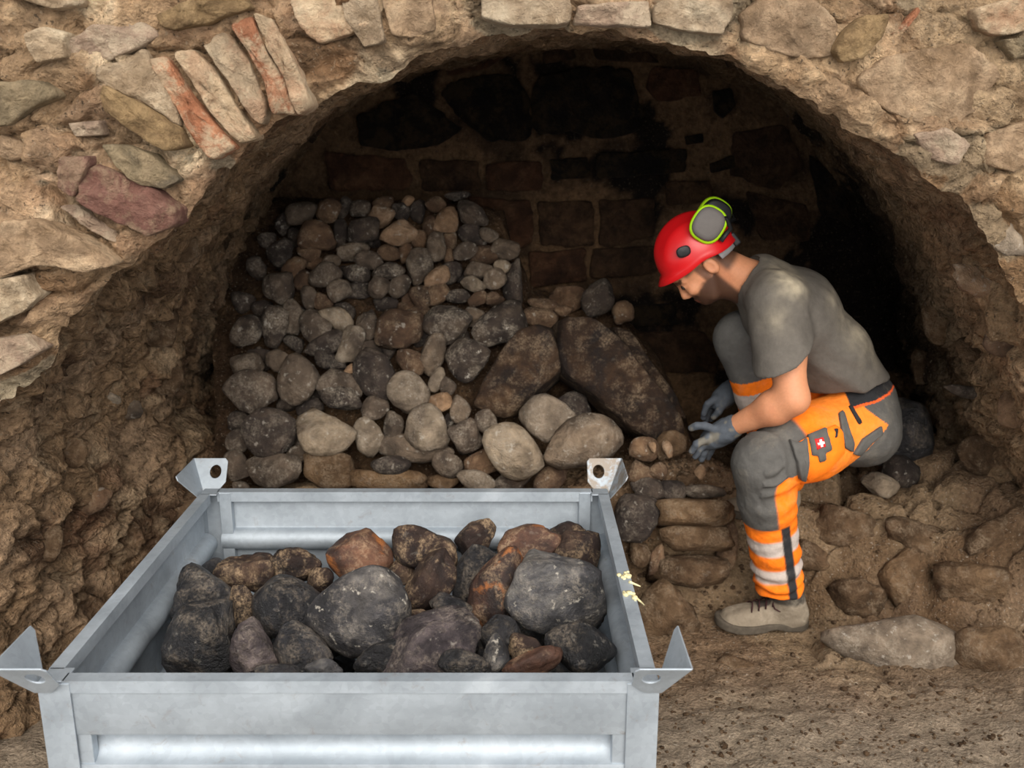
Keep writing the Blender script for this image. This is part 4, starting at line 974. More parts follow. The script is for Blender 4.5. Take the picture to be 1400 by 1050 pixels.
def sdf_mesh(fn, lo, hi, h, relax=1, B=10):
    lo = np.asarray(lo, float); nb = np.ceil((np.asarray(hi) - lo) / (h * B)).astype(int); n = nb * B
    cen_ = np.stack(np.meshgrid(*[lo[k] + h * (B * np.arange(nb[k]) + (B - 1) / 2) for k in range(3)], indexing='ij'), -1).astype(np.float32)
    fc_ = fn(cen_.reshape(-1, 3)).reshape(nb)
    F = np.repeat(np.repeat(np.repeat(fc_, B, 0), B, 1), B, 2).astype(np.float32)
    near = np.argwhere(np.abs(fc_) < h * B * 0.87 * 1.6 + 0.012); loc_ = np.stack(np.meshgrid(*[np.arange(B)] * 3, indexing='ij'), -1).reshape(-1, 3)
    for s0 in range(0, len(near), 400):
        ix = (near[s0:s0 + 400, None, :] * B + loc_[None]).reshape(-1, 3)
        F[ix[:, 0], ix[:, 1], ix[:, 2]] = fn((lo + ix * h).astype(np.float32))
    V, Fc = surface_nets(F, lo, h)
    for _ in range(relax):                          # light relaxation of the net
        acc = np.zeros_like(V); ct = np.zeros(len(V))
        for k in range(4):
            np.add.at(acc, Fc[:, k], V[Fc[:, (k + 1) % 4]] + V[Fc[:, (k + 3) % 4]]); np.add.at(ct, Fc[:, k], 2)
        V = 0.5 * V + 0.5 * acc / np.maximum(ct, 1)[:, None]
    return V, Fc
def vnormals(V, F):
    n = np.cross(V[F[:, 2]] - V[F[:, 0]], V[F[:, 3]] - V[F[:, 1]]); N = np.zeros_like(V)
    for k in range(4): np.add.at(N, F[:, k], n)
    return N / (np.linalg.norm(N, axis=1)[:, None] + 1e-12)
def bounds(pts, r): pts = np.array(pts); return pts.min(0) - r, pts.max(0) + r

foot_xy = PZ(1040, 852, 0.0)
person = empty('person', (float(foot_xy[0]), float(foot_xy[1]), float(floor_z(np.array([foot_xy[0]]), np.array([foot_xy[1]]))[0])))
tag(person, 'crouching person in red helmet, grey shirt and orange trousers, bending towards the stones', 'person')
FZ = float(person.location[2])
# joints, laid out in space
hipL, hipR = P(1166, 578, 2.93), P(1164, 570, 3.13)
kneeL, kneeR = P(1043, 633, 2.77), P(1014, 463, 3.08)
ankL, ankR = P(1066, 806, 2.86), P(1072, 650, 3.13)
pelv, mid, chest, neckb = P(1172, 548, 3.03), P(1128, 482, 3.02), P(1080, 427, 3.0), P(1032, 388, 3.0)
shL, shR = P(1062, 412, 2.85), P(1055, 402, 3.17)
elL, wrL = P(1084, 545, 2.74), P(1003, 583, 2.86)
elR, wrR = P(1034, 500, 3.36), P(1003, 531, 3.24)
HO = P(961, 361, 2.98)                               # between the ears
ha = math.radians(52); HF = np.array([-math.cos(ha), 0, -math.sin(ha)]); HU = np.array([-math.sin(ha), 0, math.cos(ha)]); HS = np.array([0, 1.0, 0])
HR = np.stack([HF, HS, HU])                          # rows: forward, side, up
def hp(f, s, u): return HO + f * HF + s * HS + u * HU

def body_sdf(p):
    q = (p - HO.astype(np.float32)) @ HR.T.astype(np.float32)      # head frame
    f, s, u = q[:, 0], q[:, 1], q[:, 2]; sa = np.abs(s); qs = np.stack([f, sa, u], 1)
    d = ell(q, (0.005, 0, 0.055), (0.097, 0.074, 0.088))
    d = smin(d, ell(q, (0.04, 0, -0.025), (0.058, 0.060, 0.075)), 0.03)
    d = smin(d, ell(q, (0.050, 0, -0.068), (0.038, 0.043, 0.036)), 0.03)           # jaw
    d = smin(d, ell(q, (0.076, 0, -0.080), (0.018, 0.02, 0.016)), 0.02)            # chin
    d = smin(d, cap(qs, (0.015, 0.052, -0.03), (0.05, 0.04, -0.078), 0.017, 0.016), 0.02)   # jaw line
    d = smin(d, cap(q, (0.092, 0, 0.018), (0.113, 0, -0.022), 0.008, 0.011), 0.012)   # nose
    d = smin(d, ell(qs, (0.103, 0.011, -0.029), (0.011, 0.008, 0.008)), 0.008)
    d = smin(d, cap(qs, (0.092, 0.012, 0.026), (0.080, 0.045, 0.024), 0.009, 0.008), 0.012)  # brow
    d = smin(d, ell(qs, (0.080, 0.04, -0.018), (0.018, 0.018, 0.016)), 0.02)        # cheek
    d = smax(d, -ell(qs, (0.096, 0.032, 0.008), (0.012, 0.015, 0.009)), 0.008)      # eye sockets
    d = smin(d, ell(qs, (0.086, 0.031, 0.007), (0.012, 0.013, 0.011)), 0.003)
    d = smin(d, cap(qs, (0.098, 0.0, -0.056), (0.088, 0.020, -0.060), 0.0065, 0.004), 0.008)  # lips
    d = smin(d, cap(qs, (0.095, 0.0, -0.068), (0.086, 0.018, -0.066), 0.0065, 0.004), 0.006)
    e = ell(qs, (-0.010, 0.079, -0.004), (0.021, 0.012, 0.032)); e = smax(e, -ell(qs, (-0.006, 0.090, -0.002), (0.011, 0.007, 0.018)), 0.004)
    d = smin(d, e, 0.006)                                                          # ears
    d = smin(d, cap(p, hp(-0.025, 0, -0.02), neckb, 0.056, 0.066), 0.03)            # neck
    d = smin(d, cap(p, hp(0.02, 0, -0.07), neckb + np.array([0.0, 0, -0.03]), 0.035, 0.05), 0.03)
    t = cap(p, neckb, chest, 0.055, 0.08); t = smin(t, cap(p, chest, pelv, 0.09, 0.09), 0.04)
    t = smin(t, cap(p, shL, shR, 0.045, 0.045), 0.03); d = smin(d, t, 0.04)
    for s_, e_, w_ in ((shL, elL, wrL), (shR, elR, wrR)):
        m_ = s_ + (e_ - s_) * 0.55; fm = e_ + (w_ - e_) * 0.3
        a = smin(cap(p, s_, m_, 0.05, 0.056), cap(p, m_, e_, 0.056, 0.046), 0.03)
        b = smin(cap(p, e_, fm, 0.046, 0.050), cap(p, fm, w_, 0.050, 0.030), 0.03)
        d = smin(d, smin(a, b, 0.025), 0.02)
    return d
lo, hi = bounds([shL, shR, elL, elR, wrL, wrR, pelv, hp(0.13, 0, 0), hp(0, 0, 0.16)], 0.1)
V, F = sdf_mesh(body_sdf, lo, hi, 0.0048, 1)
q = (V - HO) @ HR.T; f, s, u = q[:, 0], np.abs(q[:, 1]), q[:, 2]
skin = np.tile(np.array(lin('#c08461')), (len(V), 1))
skin = colmix(skin, sstep(-0.1, 0.4, fbm(V, 14, 3, 3)) * 0.4, lin('#b5714f'))
head = (norm(q) < 0.19)
stub = sstep(-0.016, -0.034, u + 0.006 * fbm(V, 80, 2, 4) + 0.012 * sstep(0.05, 0.085, f)) * sstep(-0.012, 0.004, f) * (1 - sstep(0.099, 0.104, f) * (u > -0.043)) * head
side = sstep(0.016, 0.008, np.abs(f - 0.022)) * sstep(0.03, 0.02, u) * (u > -0.06) * (s > 0.045) * head
skin = colmix(skin, np.clip(np.maximum(stub * 0.9, side * 0.75), 0, 0.9), lin('#2b1e18'))
hairm = sstep(0.012, 0.03, u + 0.35 * np.minimum(0, f + 0.02) * -1 - 0.004) * sstep(0.072, 0.06, f) * head
hairm = np.maximum(hairm, sstep(-0.02, -0.04, f) * sstep(-0.075, -0.05, u) * head)
skin = colmix(skin, hairm * 0.85, lin('#33251d'))
brow = (np.abs(u - 0.025 - 0.003) < 0.0065) * (f > 0.07) * (s > 0.008) * (s < 0.05) * head
skin = colmix(skin, brow * 0.85, lin('#2e2119'))
lips = (np.abs(u + 0.062) < 0.007) * (f > 0.085) * (s < 0.02) * head
skin = colmix(skin, lips * 0.5, lin('#94523f'))
def mat_skin():
    t = NT('skin'); v = t.obj(); a = t.n('ShaderNodeAttribute', attribute_name='Col').outputs['Color']; n = t.noise(v, 120, 4, 0.6)
    c = t.mix(1.0, a, t.ramp(n, [(0.3, 0.93), (0.7, 1.06)]), 'MULTIPLY'); t.bump(n, 0.12, 0.003); t.fin(c, 0.55, spec=0.35)
    t.b.inputs['Subsurface Weight'].default_value = 0.08; t.b.inputs['Subsurface Radius'].default_value = (0.01, 0.004, 0.002); return t.m
body = local_obj('body', V, F, mat_skin(), person, col=skin)
M_eye = mat_plain('dark_eye', (0.03, 0.02, 0.015), 0.25, 0, 0.5, 0.1)
for sg in (-1, 1):
    v = ICO3[0] * np.array([0.0105] * 3) + hp(0.0905, sg * 0.031, 0.007); local_obj('eye', v, ICO3[1], M_eye, body)

# --- t-shirt
def comp(p): q = p.copy(); q[:, 1] = 3.01 + (q[:, 1] - 3.01) * 0.72; return q
hem_c = P(1070, 484, 2.8); hem_n = np.array([0.52, 0.15, -0.84], np.float32); hem_n /= norm(hem_n)
waist_c = P(1150, 537, 2.9); waist_n = np.array([0.20, 0, -0.98], np.float32)
slvR = shR + (elR - shR) * 0.75
def shirt_sdf(p):
    q = comp(p)
    d = smin(cap(q, neckb, chest, 0.082, 0.132), cap(q, chest, mid, 0.132, 0.132), 0.04)
    d = smin(d, cap(q, mid, pelv, 0.132, 0.132), 0.04)
    d = smin(d, cap(p, shL, chest, 0.085, 0.12), 0.05); d = smin(d, cap(p, shR, chest, 0.085, 0.12), 0.05)
    d = smin(d, cap(p, neckb + np.array([0.03, 0, 0.01]), shL, 0.07, 0.075), 0.04); d = smin(d, cap(p, neckb + np.array([0.03, 0, 0.01]), shR, 0.07, 0.075), 0.04)
    d = smax(d, (p - waist_c.astype(np.float32)) @ waist_n, 0.01)
    e = shL + (elL - shL) * 0.72
    sl = cap(p, shL, e + np.array([-0.008, 0, 0]), 0.086, 0.094); sl = smax(sl, (p - hem_c.astype(np.float32)) @ hem_n, 0.006)
    sl = smax(sl, -smax(cap(p, shL + (elL - shL) * 0.42, elL + np.array([-0.005, 0, 0]), 0.072, 0.085), -((p - hem_c.astype(np.float32)) @ hem_n + 0.06), 0.004), 0.004)
    sr = cap(p, shR, slvR, 0.085, 0.085)
    d = smin(d, sl, 0.022); d = smin(d, sr, 0.03)
    nb = hp(-0.025, 0, -0.02); ax_ = (nb - neckb) / np.linalg.norm(nb - neckb); 
    pl = (p - (neckb + ax_ * 0.030).astype(np.float32)) @ ax_.astype(np.float32)                      # neckline
    d = smax(d, -smax(cap(p, neckb, nb, 0.078, 0.078), -pl, 0.006), 0.006)
    d = smax(d, (p - (neckb + ax_ * 0.075).astype(np.float32)) @ ax_.astype(np.float32), 0.012)
    return d
lo, hi = bounds([shL, shR, pelv, hem_c, slvR, neckb, mid], 0.17)
V, F = sdf_mesh(shirt_sdf, lo, hi, 0.0055, 1); N = vnormals(V, F)
sp = mid - pelv; tax = (V - pelv) @ ((chest - pelv) / np.linalg.norm(chest - pelv))
wr = 0.009 * fbm(V * np.array([1, 1, 1]), 8, 3, 201) + 0.006 * np.sin(((V - waist_c) @ np.array([0.5, 0.2, 0.8])) * 75 + 3 * fbm(V, 6, 2, 202)) * np.exp(-((V - waist_c) @ (-waist_n.astype(float))) / 0.10)
wr = wr + 0.006 * np.sin(((V - hem_c) @ np.array([0.75, 0.1, 0.6])) * 90 + 4 * fbm(V, 7, 2, 203)) * np.exp(-norm(V - (shL + hem_c) / 2) ** 2 / 0.008)
V = V + N * wr[:, None]
tc_ = np.tile(np.array(lin('#5d5852')), (len(V), 1))
for (px, py, Y, r1, amt) in ((1066, 378, 2.86, 0.035, 0.9), (1082, 388, 2.86, 0.03, 0.8), (1158, 428, 2.92, 0.045, 0.5), (1175, 455, 2.92, 0.05, 0.45), (1135, 405, 2.9, 0.03, 0.3), (1090, 540, 2.86, 0.05, 0.35), (1055, 430, 2.8, 0.04, 0.25), (1190, 480, 2.93, 0.05, 0.3)):
    c = P(px, py, Y); m = np.exp(-((V[:, 0] - c[0]) ** 2 + (V[:, 2] - c[2]) ** 2) / r1 ** 2) * (0.6 + 0.8 * fbm(V, 30, 3, 7)) * amt * (N[:, 1] < 0.4)
    tc_ = colmix(tc_, np.clip(m * 1.3, 0, 0.9), lin('#b5a992'))
shirt = local_obj('t_shirt', V, F, mat_cloth('grey_cotton', 0.3, 0.9), person, col=tc_)

# --- trousers
cutL = P(1066, 806, 2.86)
def trouser_sdf(p):
    q = p.copy(); q[:, 1] = 3.03 + (q[:, 1] - 3.03) * 0.75
    d = cap(q, pelv, (hipL + hipR) / 2 * np.array([1, 1, 1]), 0.122, 0.128)
    d = smin(d, ell(p, (hipL + hipR) / 2 + np.array([0.02, 0, -0.02]), (0.12, 0.19, 0.12)), 0.05)
    mL = hipL + (kneeL - hipL) * 0.55
    a = smin(cap(p, hipL, mL, 0.118, 0.114), cap(p, mL, kneeL, 0.114, 0.09), 0.04)
    kb = kneeL + (ankL - kneeL) * 0.28
    a = smin(a, cap(p, kneeL, kb + np.array([-0.006, 0, 0]), 0.09, 0.086), 0.03); a = smin(a, cap(p, kb, ankL, 0.086, 0.072), 0.03)
    a = smax(a, (p - cutL.astype(np.float32)) @ np.array([0.08, 0, -1.0], np.float32), 0.006)
    b = smin(cap(p, hipR, kneeR, 0.115, 0.085), cap(p, kneeR, ankR, 0.083, 0.075), 0.035)
    d = smin(d, a, 0.05); d = smin(d, b, 0.04)
    return d
lo, hi = bounds([hipL, hipR, kneeL, kneeR, ankL, ankR, pelv], 0.165)
V, F = sdf_mesh(trouser_sdf, lo, hi, 0.005, 1); N = vnormals(V, F)
def seg_t(V, a, b):
    ab = b - a; t = ((V - a) @ ab) / (ab @ ab); d = norm(V - a - np.clip(t, 0, 1)[:, None] * ab); return t, d
tTL, dTL = seg_t(V, hipL, kneeL); tSL, dSL = seg_t(V, kneeL, ankL); tTR, dTR = seg_t(V, hipR, kneeR); tSR, dSR = seg_t(V, kneeR, ankR)
dm = np.minimum(np.minimum(dTL, dSL), np.minimum(dTR, dSR)); isR = np.minimum(dTR, dSR) < np.minimum(dTL, dSL)
shinL = (dSL <= dTL) & ~isR; 
wr = 0.009 * fbm(V, 10, 4, 211) + 0.005 * np.sin(tSL * 60 + 5 * fbm(V, 8, 2, 212)) * shinL * (0.3 + sstep(0.55, 1.0, tSL) + np.exp(-((tSL - 0.05) / 0.15) ** 2)) * (V[:, 0] > kneeL[0] - 0.02)
wr = wr + 0.004 * np.sin(tTL * 45 + 4 * fbm(V, 7, 2, 213)) * (~shinL & ~isR) * sstep(0.75, 1.0, tTL)
V = V + N * wr[:, None]
OR, GR, DK, SV = lin('#f57a1c'), lin('#575552'), lin('#2c2c2e'), lin('#b3a79f')
oc = np.tile(np.array(OR), (len(V), 1)); oc = colmix(oc, (~shinL & ~isR) * sstep(0.65, 0.3, tTL) * 0.35, lin('#f39a45'))
axp = kneeL + np.clip(tSL, 0, 1)[:, None] * (ankL - kneeL); fw = -(V - axp)[:, 0]
def sb(x, lo_, hi_, e=0.01): return sstep(lo_ - e, lo_ + e, x) * sstep(hi_ + e, hi_ - e, x)
def put(mask, colr, amt=1.0):
    global oc
    oc = colmix(oc, np.clip(np.asarray(mask, float), 0, 1) * amt, colr)
zk = (V - kneeL) @ ((ankL - kneeL) / norm(ankL - kneeL)); Ll = ~isR
lowL = Ll & (tSL > 0.0) & (dSL < 0.16) & ((V[:, 0] < hipL[0] - 0.09) | (tSL > 0.3))
put(lowL * sb(tSL, 0.50, 0.615), SV); put(lowL * sb(tSL, 0.735, 0.845), SV)
put(lowL * sstep(0.39, 0.41, tSL) * sb(fw, -0.044, -0.014, 0.003) * (V[:, 1] < axp[:, 1] + 0.02), DK)
thg = (hipL + np.clip(tTL, 0, 1)[:, None] * (kneeL - hipL))
edge_thigh = sstep(0.68, 0.72, tTL - 0.6 * np.maximum(0, thg[:, 2] - V[:, 2] - 0.05))
edge_shin = sstep(0.41, 0.39, tSL) * sstep(-0.012, -0.004, fw + 0.03 * sstep(0.12, 0.0, tSL))
put(Ll * np.where(tSL > 0.05, edge_shin, edge_thigh) * (tTL > 0.5), GR)
shinR = (dSR <= dTR) & isR
put(isR & ~shinR & (tTR > 0.62), GR); put(shinR & (tSR < 0.235), GR); put(shinR & (tSR > 0.32) & (tSR < 0.44), SV)
W_ = P(1203, 572, 2.9); A_ = P(1150, 533, 2.9); B_ = P(1140, 632, 2.9)
def above(a, b, v): return (b[0] - a[0]) * (v[:, 2] - a[2]) - (b[2] - a[2]) * (v[:, 0] - a[0])
rear = (above(A_, W_, V) > 0) | (above(B_, W_, V) < 0)
put(rear & (V[:, 0] > A_[0] - 0.02) & ~shinL & (tTL < 0.35), GR)
hb = (V - waist_c) @ waist_n.astype(float)
put((hb < 0.03) & (V[:, 0] > A_[0] + 0.01), DK); put((hb > 0.03) & (hb < 0.036) & (V[:, 0] > A_[0] + 0.01), lin('#f2612a'))
cuts = P(1108, 584, 2.8)
trousers = local_obj('trousers', V, F, mat_cloth('high_visibility_workwear', 0.45, 0.85, (0.36, 0.30, 0.22), 0.22, 9), person, col=oc)
bpy.context.view_layer.update()
TV = BVHTree.FromPolygons(V.tolist(), F.tolist())
def patch(name, pts, tree, mat, parent, off=0.006, per=40, skirt=0.008):
    """a sewn-on piece of cloth that follows the surface below it"""
    pts = np.array(pts, float); qn = np.vstack([pts, pts[:1]]); cum_ = np.concatenate([[0], np.cumsum(norm(np.diff(qn, axis=0)))])
    s_ = np.linspace(0, cum_[-1], per, endpoint=False); ring = np.stack([np.interp(s_, cum_, qn[:, k]) for k in range(2)], 1); c = ring.mean(0); VV = []
    def at(p, o):
        loc, n_, i_, d_ = tree.ray_cast(Vector(EYE), Vector(ray(*p)).normalized(), 20)
        if loc is None: loc, n_, i_, d_ = tree.find_nearest(Vector(P(p[0], p[1], 2.8)))
        n_ = np.array(n_); n_ = n_ if np.dot(n_, np.array(loc) - EYE) < 0 else -n_
        return np.array(loc) + n_ * o
    for sc, o in ((1.0, -skirt), (1.0, off * 0.7), (0.95, off), (0.6, off), (0.3, off)):
        VV += [at(c + (p - c) * sc, o) for p in ring]
    VV.append(at(c, off)); FF = []
    for k in range(4):
        for i in range(per): j = (i + 1) % per; FF.append((k * per + i, k * per + j, (k + 1) * per + j, (k + 1) * per + i))
    for i in range(per): FF.append((4 * per + i, 4 * per + (i + 1) % per, 5 * per))
    o = local_obj(name, VV, FF, mat, None); fix_normals(o)
    base = np.array(parent.matrix_world.translation); loc = np.array(o.location); o.parent = parent; o.location = loc - base; return o
M_or = mat_plain('orange_cloth', OR, 0.85, 0, 0.15, 0.12, 40, 0.3); M_gr = mat_plain('slate_cloth', GR, 0.9, 0, 0.15, 0.15, 40, 0.3); M_dk = mat_plain('black_cloth', DK, 0.9, 0, 0.15, 0.15, 40, 0.2)
pk = patch('cargo_pocket', [(1092, 604), (1140, 582), (1150, 590), (1152, 618), (1130, 642), (1104, 655), (1094, 640)], TV, M_or, trousers, 0.014); pk['label'] = 'bellowed orange thigh pocket'
bpy.context.view_layer.update()
fl = patch('pocket_edge', [(1078, 602), (1090, 606), (1102, 600), (1104, 630), (1100, 655), (1091, 654), (1088, 632)], TV, M_gr, trousers, 0.017); fl['label'] = 'grey pocket gusset'
bd = patch('phone_pocket', [(1103, 596), (1128, 586), (1134, 614), (1125, 619), (1126, 628), (1117, 631), (1115, 622), (1107, 622)], TV, M_gr, trousers, 0.020); bd['label'] = 'slate grey badge pocket'
bpy.context.view_layer.update()
M_red = mat_plain('red_badge', lin('#d0201f'), 0.6, 0, 0.3, 0.05); M_wh = mat_plain('white_print', lin('#f2efec'), 0.6, 0, 0.3, 0.03)
em = patch('emblem', [(1110, 602), (1122, 599), (1125, 611), (1113, 614)], TV, M_red, trousers, 0.0225, 24); em['label'] = 'red square emblem with a white mark'
patch('emblem_mark', [(1113, 606.5), (1116, 605.8), (1115.5, 602.5), (1118.5, 601.8), (1119.3, 605), (1122.5, 604.3), (1123, 607.5), (1120, 608.2), (1120.6, 611.3), (1117.6, 612), (1117, 609), (1113.8, 609.7)], TV, M_wh, trousers, 0.0245, 36, 0.002)
patch('zip', [(1160, 556), (1164, 554), (1178, 578), (1174, 581)], TV, M_dk, trousers, 0.006, 20)
patch('side_pocket', [(1146, 566), (1152, 562), (1160, 590), (1166, 606), (1164, 618), (1154, 612), (1150, 595)], TV, M_gr, trousers, 0.010)
patch('side_strap', [(1166, 620), (1178, 600), (1204, 582), (1206, 592), (1190, 605), (1174, 622)], TV, M_gr, trousers, 0.010)
patch('stitched_mark', [(1137, 588), (1142, 587), (1141, 599), (1138, 600), (1139, 592)], TV, M_dk, trousers, 0.0155, 16, 0.002)

# --- gloves with five fingers each
def glove(name, wrist, palm, fingers, thumb, lab):
    wrist = np.asarray(wrist); palm = np.asarray(palm)
    def fn(p):
        d = smin(cap(p, wrist, palm, 0.037, 0.036), cap(p, wrist + (palm - wrist) * 0.5, palm + (palm - wrist) * 0.35, 0.036, 0.030), 0.02)
        for ch in fingers + [thumb]:
            e = cap(p, ch[0], ch[1], 0.0135, 0.0122)
            for a, b in zip(ch[1:-1], ch[2:]): e = smin(e, cap(p, a, b, 0.0122, 0.0105), 0.006)
            d = smin(d, e, 0.010)
        return d
    allp = [wrist, palm] + [x for ch in fingers + [thumb] for x in ch]; lo, hi = bounds(allp, 0.05)
    V, F = sdf_mesh(fn, lo, hi, 0.0035, 1); N = vnormals(V, F); V = V + N * (0.0022 * fbm(V, 45, 3, 301))[:, None]
    g = np.tile(np.array(lin('#4b5057')), (len(V), 1)); g = colmix(g, sstep(0.15, 0.45, fbm(V, 28, 3, 302)) * 0.4, lin('#8d826a')); g = colmix(g, sstep(0.1, 0.4, fbm(V, 18, 3, 303)) * 0.5, lin('#35383d'))
    o = local_obj(name, V, F, mat_cloth('coated_work_glove_' + lab, 0.3, 0.7), person, col=g); return o
gl = glove('glove', P(1003, 583, 2.86), P(978, 597, 2.89),
  [[P(966, 600, 2.865), P(953, 607, 2.86), P(946, 617, 2.87)], [P(967, 604, 2.89), P(956, 614, 2.885), P(951, 624, 2.895)], [P(971, 607, 2.915), P(962, 619, 2.912), P(959, 628, 2.92)], [P(977, 607, 2.94), P(970, 618, 2.94), P(968, 625, 2.945)]],
  [P(980, 588, 2.865), P(963, 582, 2.86), P(952, 582, 2.865), P(945, 585, 2.875)], 'near')
gl2 = glove('glove', wrR, P(988, 545, 3.2),
  [[P(979, 545, 3.17), P(968, 552, 3.16), P(962, 566, 3.17)], [P(978, 548, 3.195), P(966, 556, 3.19), P(962, 571, 3.195)], [P(979, 551, 3.22), P(969, 561, 3.22), P(966, 574, 3.225)], [P(982, 553, 3.24), P(974, 563, 3.245), P(972, 573, 3.245)]],
  [P(990, 552, 3.17), P(983, 562, 3.15), P(976, 570, 3.155)], 'far')

# --- boots
M_boot = mat_cloth('dusty_suede', 0.5, 0.9, (0.42, 0.36, 0.28), 0.55, 10); M_sole = mat_plain('boot_sole_rubber', lin('#4b443b'), 0.85, 0, 0.2, 0.25, 60, 0.3); M_lace = mat_plain('dark_lace', lin('#3a2324'), 0.8, 0, 0.2, 0.2)
def boot(heel, toe, ankle, zb, laces):
    heel = np.array([heel[0], heel[1], zb]); toe = np.array([toe[0], toe[1], zb]); ax_ = (toe - heel); L_ = norm(ax_); ax_ /= L_; up = np.array([0, 0, 1.0]); sd = np.cross(up, ax_)
    R_ = np.stack([ax_, sd, up]); k = L_ / 0.30; o = heel
    def pt(x, y, z): return o + k * (x * ax_ + y * sd) + z * up
    def loc(p): q = (p - o.astype(np.float32)) @ R_.T.astype(np.float32); q[:, :2] /= k; return q
    def width(x): return 0.040 + 0.012 * np.exp(-((x - 0.21) / 0.07) ** 2) - 0.004 * np.exp(-((x - 0.11) / 0.05) ** 2)
    def outline(q, grow): 
        x, y = q[:, 0], q[:, 1]; a = np.clip(x, 0.042, 0.25); w = width(a) + grow; return np.sqrt((x - a) ** 2 + np.maximum(np.abs(y) - 0.0, 0) ** 2) - w
    def up_fn(p):
        q = loc(p); z = q[:, 2]; x = q[:, 0]
        prof = np.interp(x, [-0.02, 0.0, 0.05, 0.09, 0.13, 0.18, 0.23, 0.27, 0.30, 0.33], [0.02, 0.06, 0.095, 0.11, 0.098, 0.082, 0.072, 0.060, 0.035, 0.01]).astype(np.float32)
        ins = outline(q, -0.004 - 0.16 * np.maximum(0, z - 0.03)); d = smax(ins, z - prof, 0.03); d = smax(d, 0.012 - z, 0.006)
        sh = cap(p, pt(0.055, 0, 0.06), ankle, 0.052, 0.056)
        sh = smax(sh, z - 0.135, 0.01)
        return smin(d, sh, 0.03)
    def sole_fn(p):
        q = loc(p); z = q[:, 2]; x = q[:, 0]
        rise = 0.018 * sstep(0.22, 0.31, x) 
        d = smax(outline(q, 0.003), z - 0.030 - rise, 0.005); d = smax(d, rise * 0.9 - z, 0.004)
        arch = ell(q, (0.115, 0, -0.006), (0.035, 0.2, 0.014)); d = smax(d, -arch, 0.004)
        return d
    lo, hi = bounds([pt(-0.02, -0.08, -0.02), pt(0.33, 0.08, 0.19), pt(0, 0.08, 0), pt(0.33, -0.08, 0)], 0.02)
    V, F = sdf_mesh(up_fn, lo, hi, 0.004, 1); N = vnormals(V, F); V = V + N * (0.003 * fbm(V, 25, 3, 401))[:, None]
    bc = np.tile(np.array(lin('#7d7263')), (len(V), 1)); q = (V - o) @ R_.T
    bc = colmix(bc, sstep(0.10, 0.112, q[:, 2]) * 0.9, lin('#37332f')); bc = colmix(bc, ((np.abs(q[:, 1]) < 0.022) & (q[:, 0] / k > 0.09) & (q[:, 0] / k < 0.17) & (q[:, 2] > 0.07)) * 0.8, lin('#3a3432'))
    bt = local_obj('boot', V, F, M_boot, person, col=bc)
    V, F = sdf_mesh(sole_fn, lo, hi, 0.004, 1); so = local_obj('sole', V, F, M_sole, None)
    def attach(c): l_ = np.array(c.location); c.parent = bt; c.location = l_ - np.array(person.location) - np.array(bt.location)
    attach(so)
    if laces:
        for i_ in range(5):
            x = 0.10 + 0.022 * i_; z = float(np.interp(x, [0.09, 0.13, 0.18, 0.23], [0.118, 0.104, 0.088, 0.078]))
            pts = [pt(x + 0.006, -0.032, z - 0.016), pt(x, -0.016, z), pt(x - 0.004, 0.0, z + 0.004), pt(x, 0.016, z), pt(x + 0.006, 0.032, z - 0.016)]
            v, f = tube(pts, 0.0028, 6); lc = local_obj('lace', v, f, M_lace, None); attach(lc)
        for sg in (1, -1):
            pts = [pt(0.098, 0, 0.122)] + [pt(0.098 + 0.03 * math.sin(a_) * (0.6 + 0.4 * sg), sg * (0.012 + 0.028 * math.sin(a_ / 2)), 0.122 - 0.045 * (1 - math.cos(a_)) / 2) for a_ in np.linspace(0.3, 5.9, 10)]
            v, f = tube(pts, 0.0026, 6); lc = local_obj('lace_loop', v, f, M_lace, None); attach(lc)
    return bt
h0 = PZ(1104, 856, FZ); t0 = PZ(977, 858, FZ)
boot(h0, t0, P(1072, 800, 2.86), FZ, True)
hR = np.array([1.02 * 1.0, 3.13]); zR = float(floor_z(np.array([ankR[0]]), np.array([ankR[1]]))[0])
boot((ankR[0] + 0.06, ankR[1]), (ankR[0] - 0.23, ankR[1] - 0.03), ankR, min(zR, ankR[2] - 0.08), False)

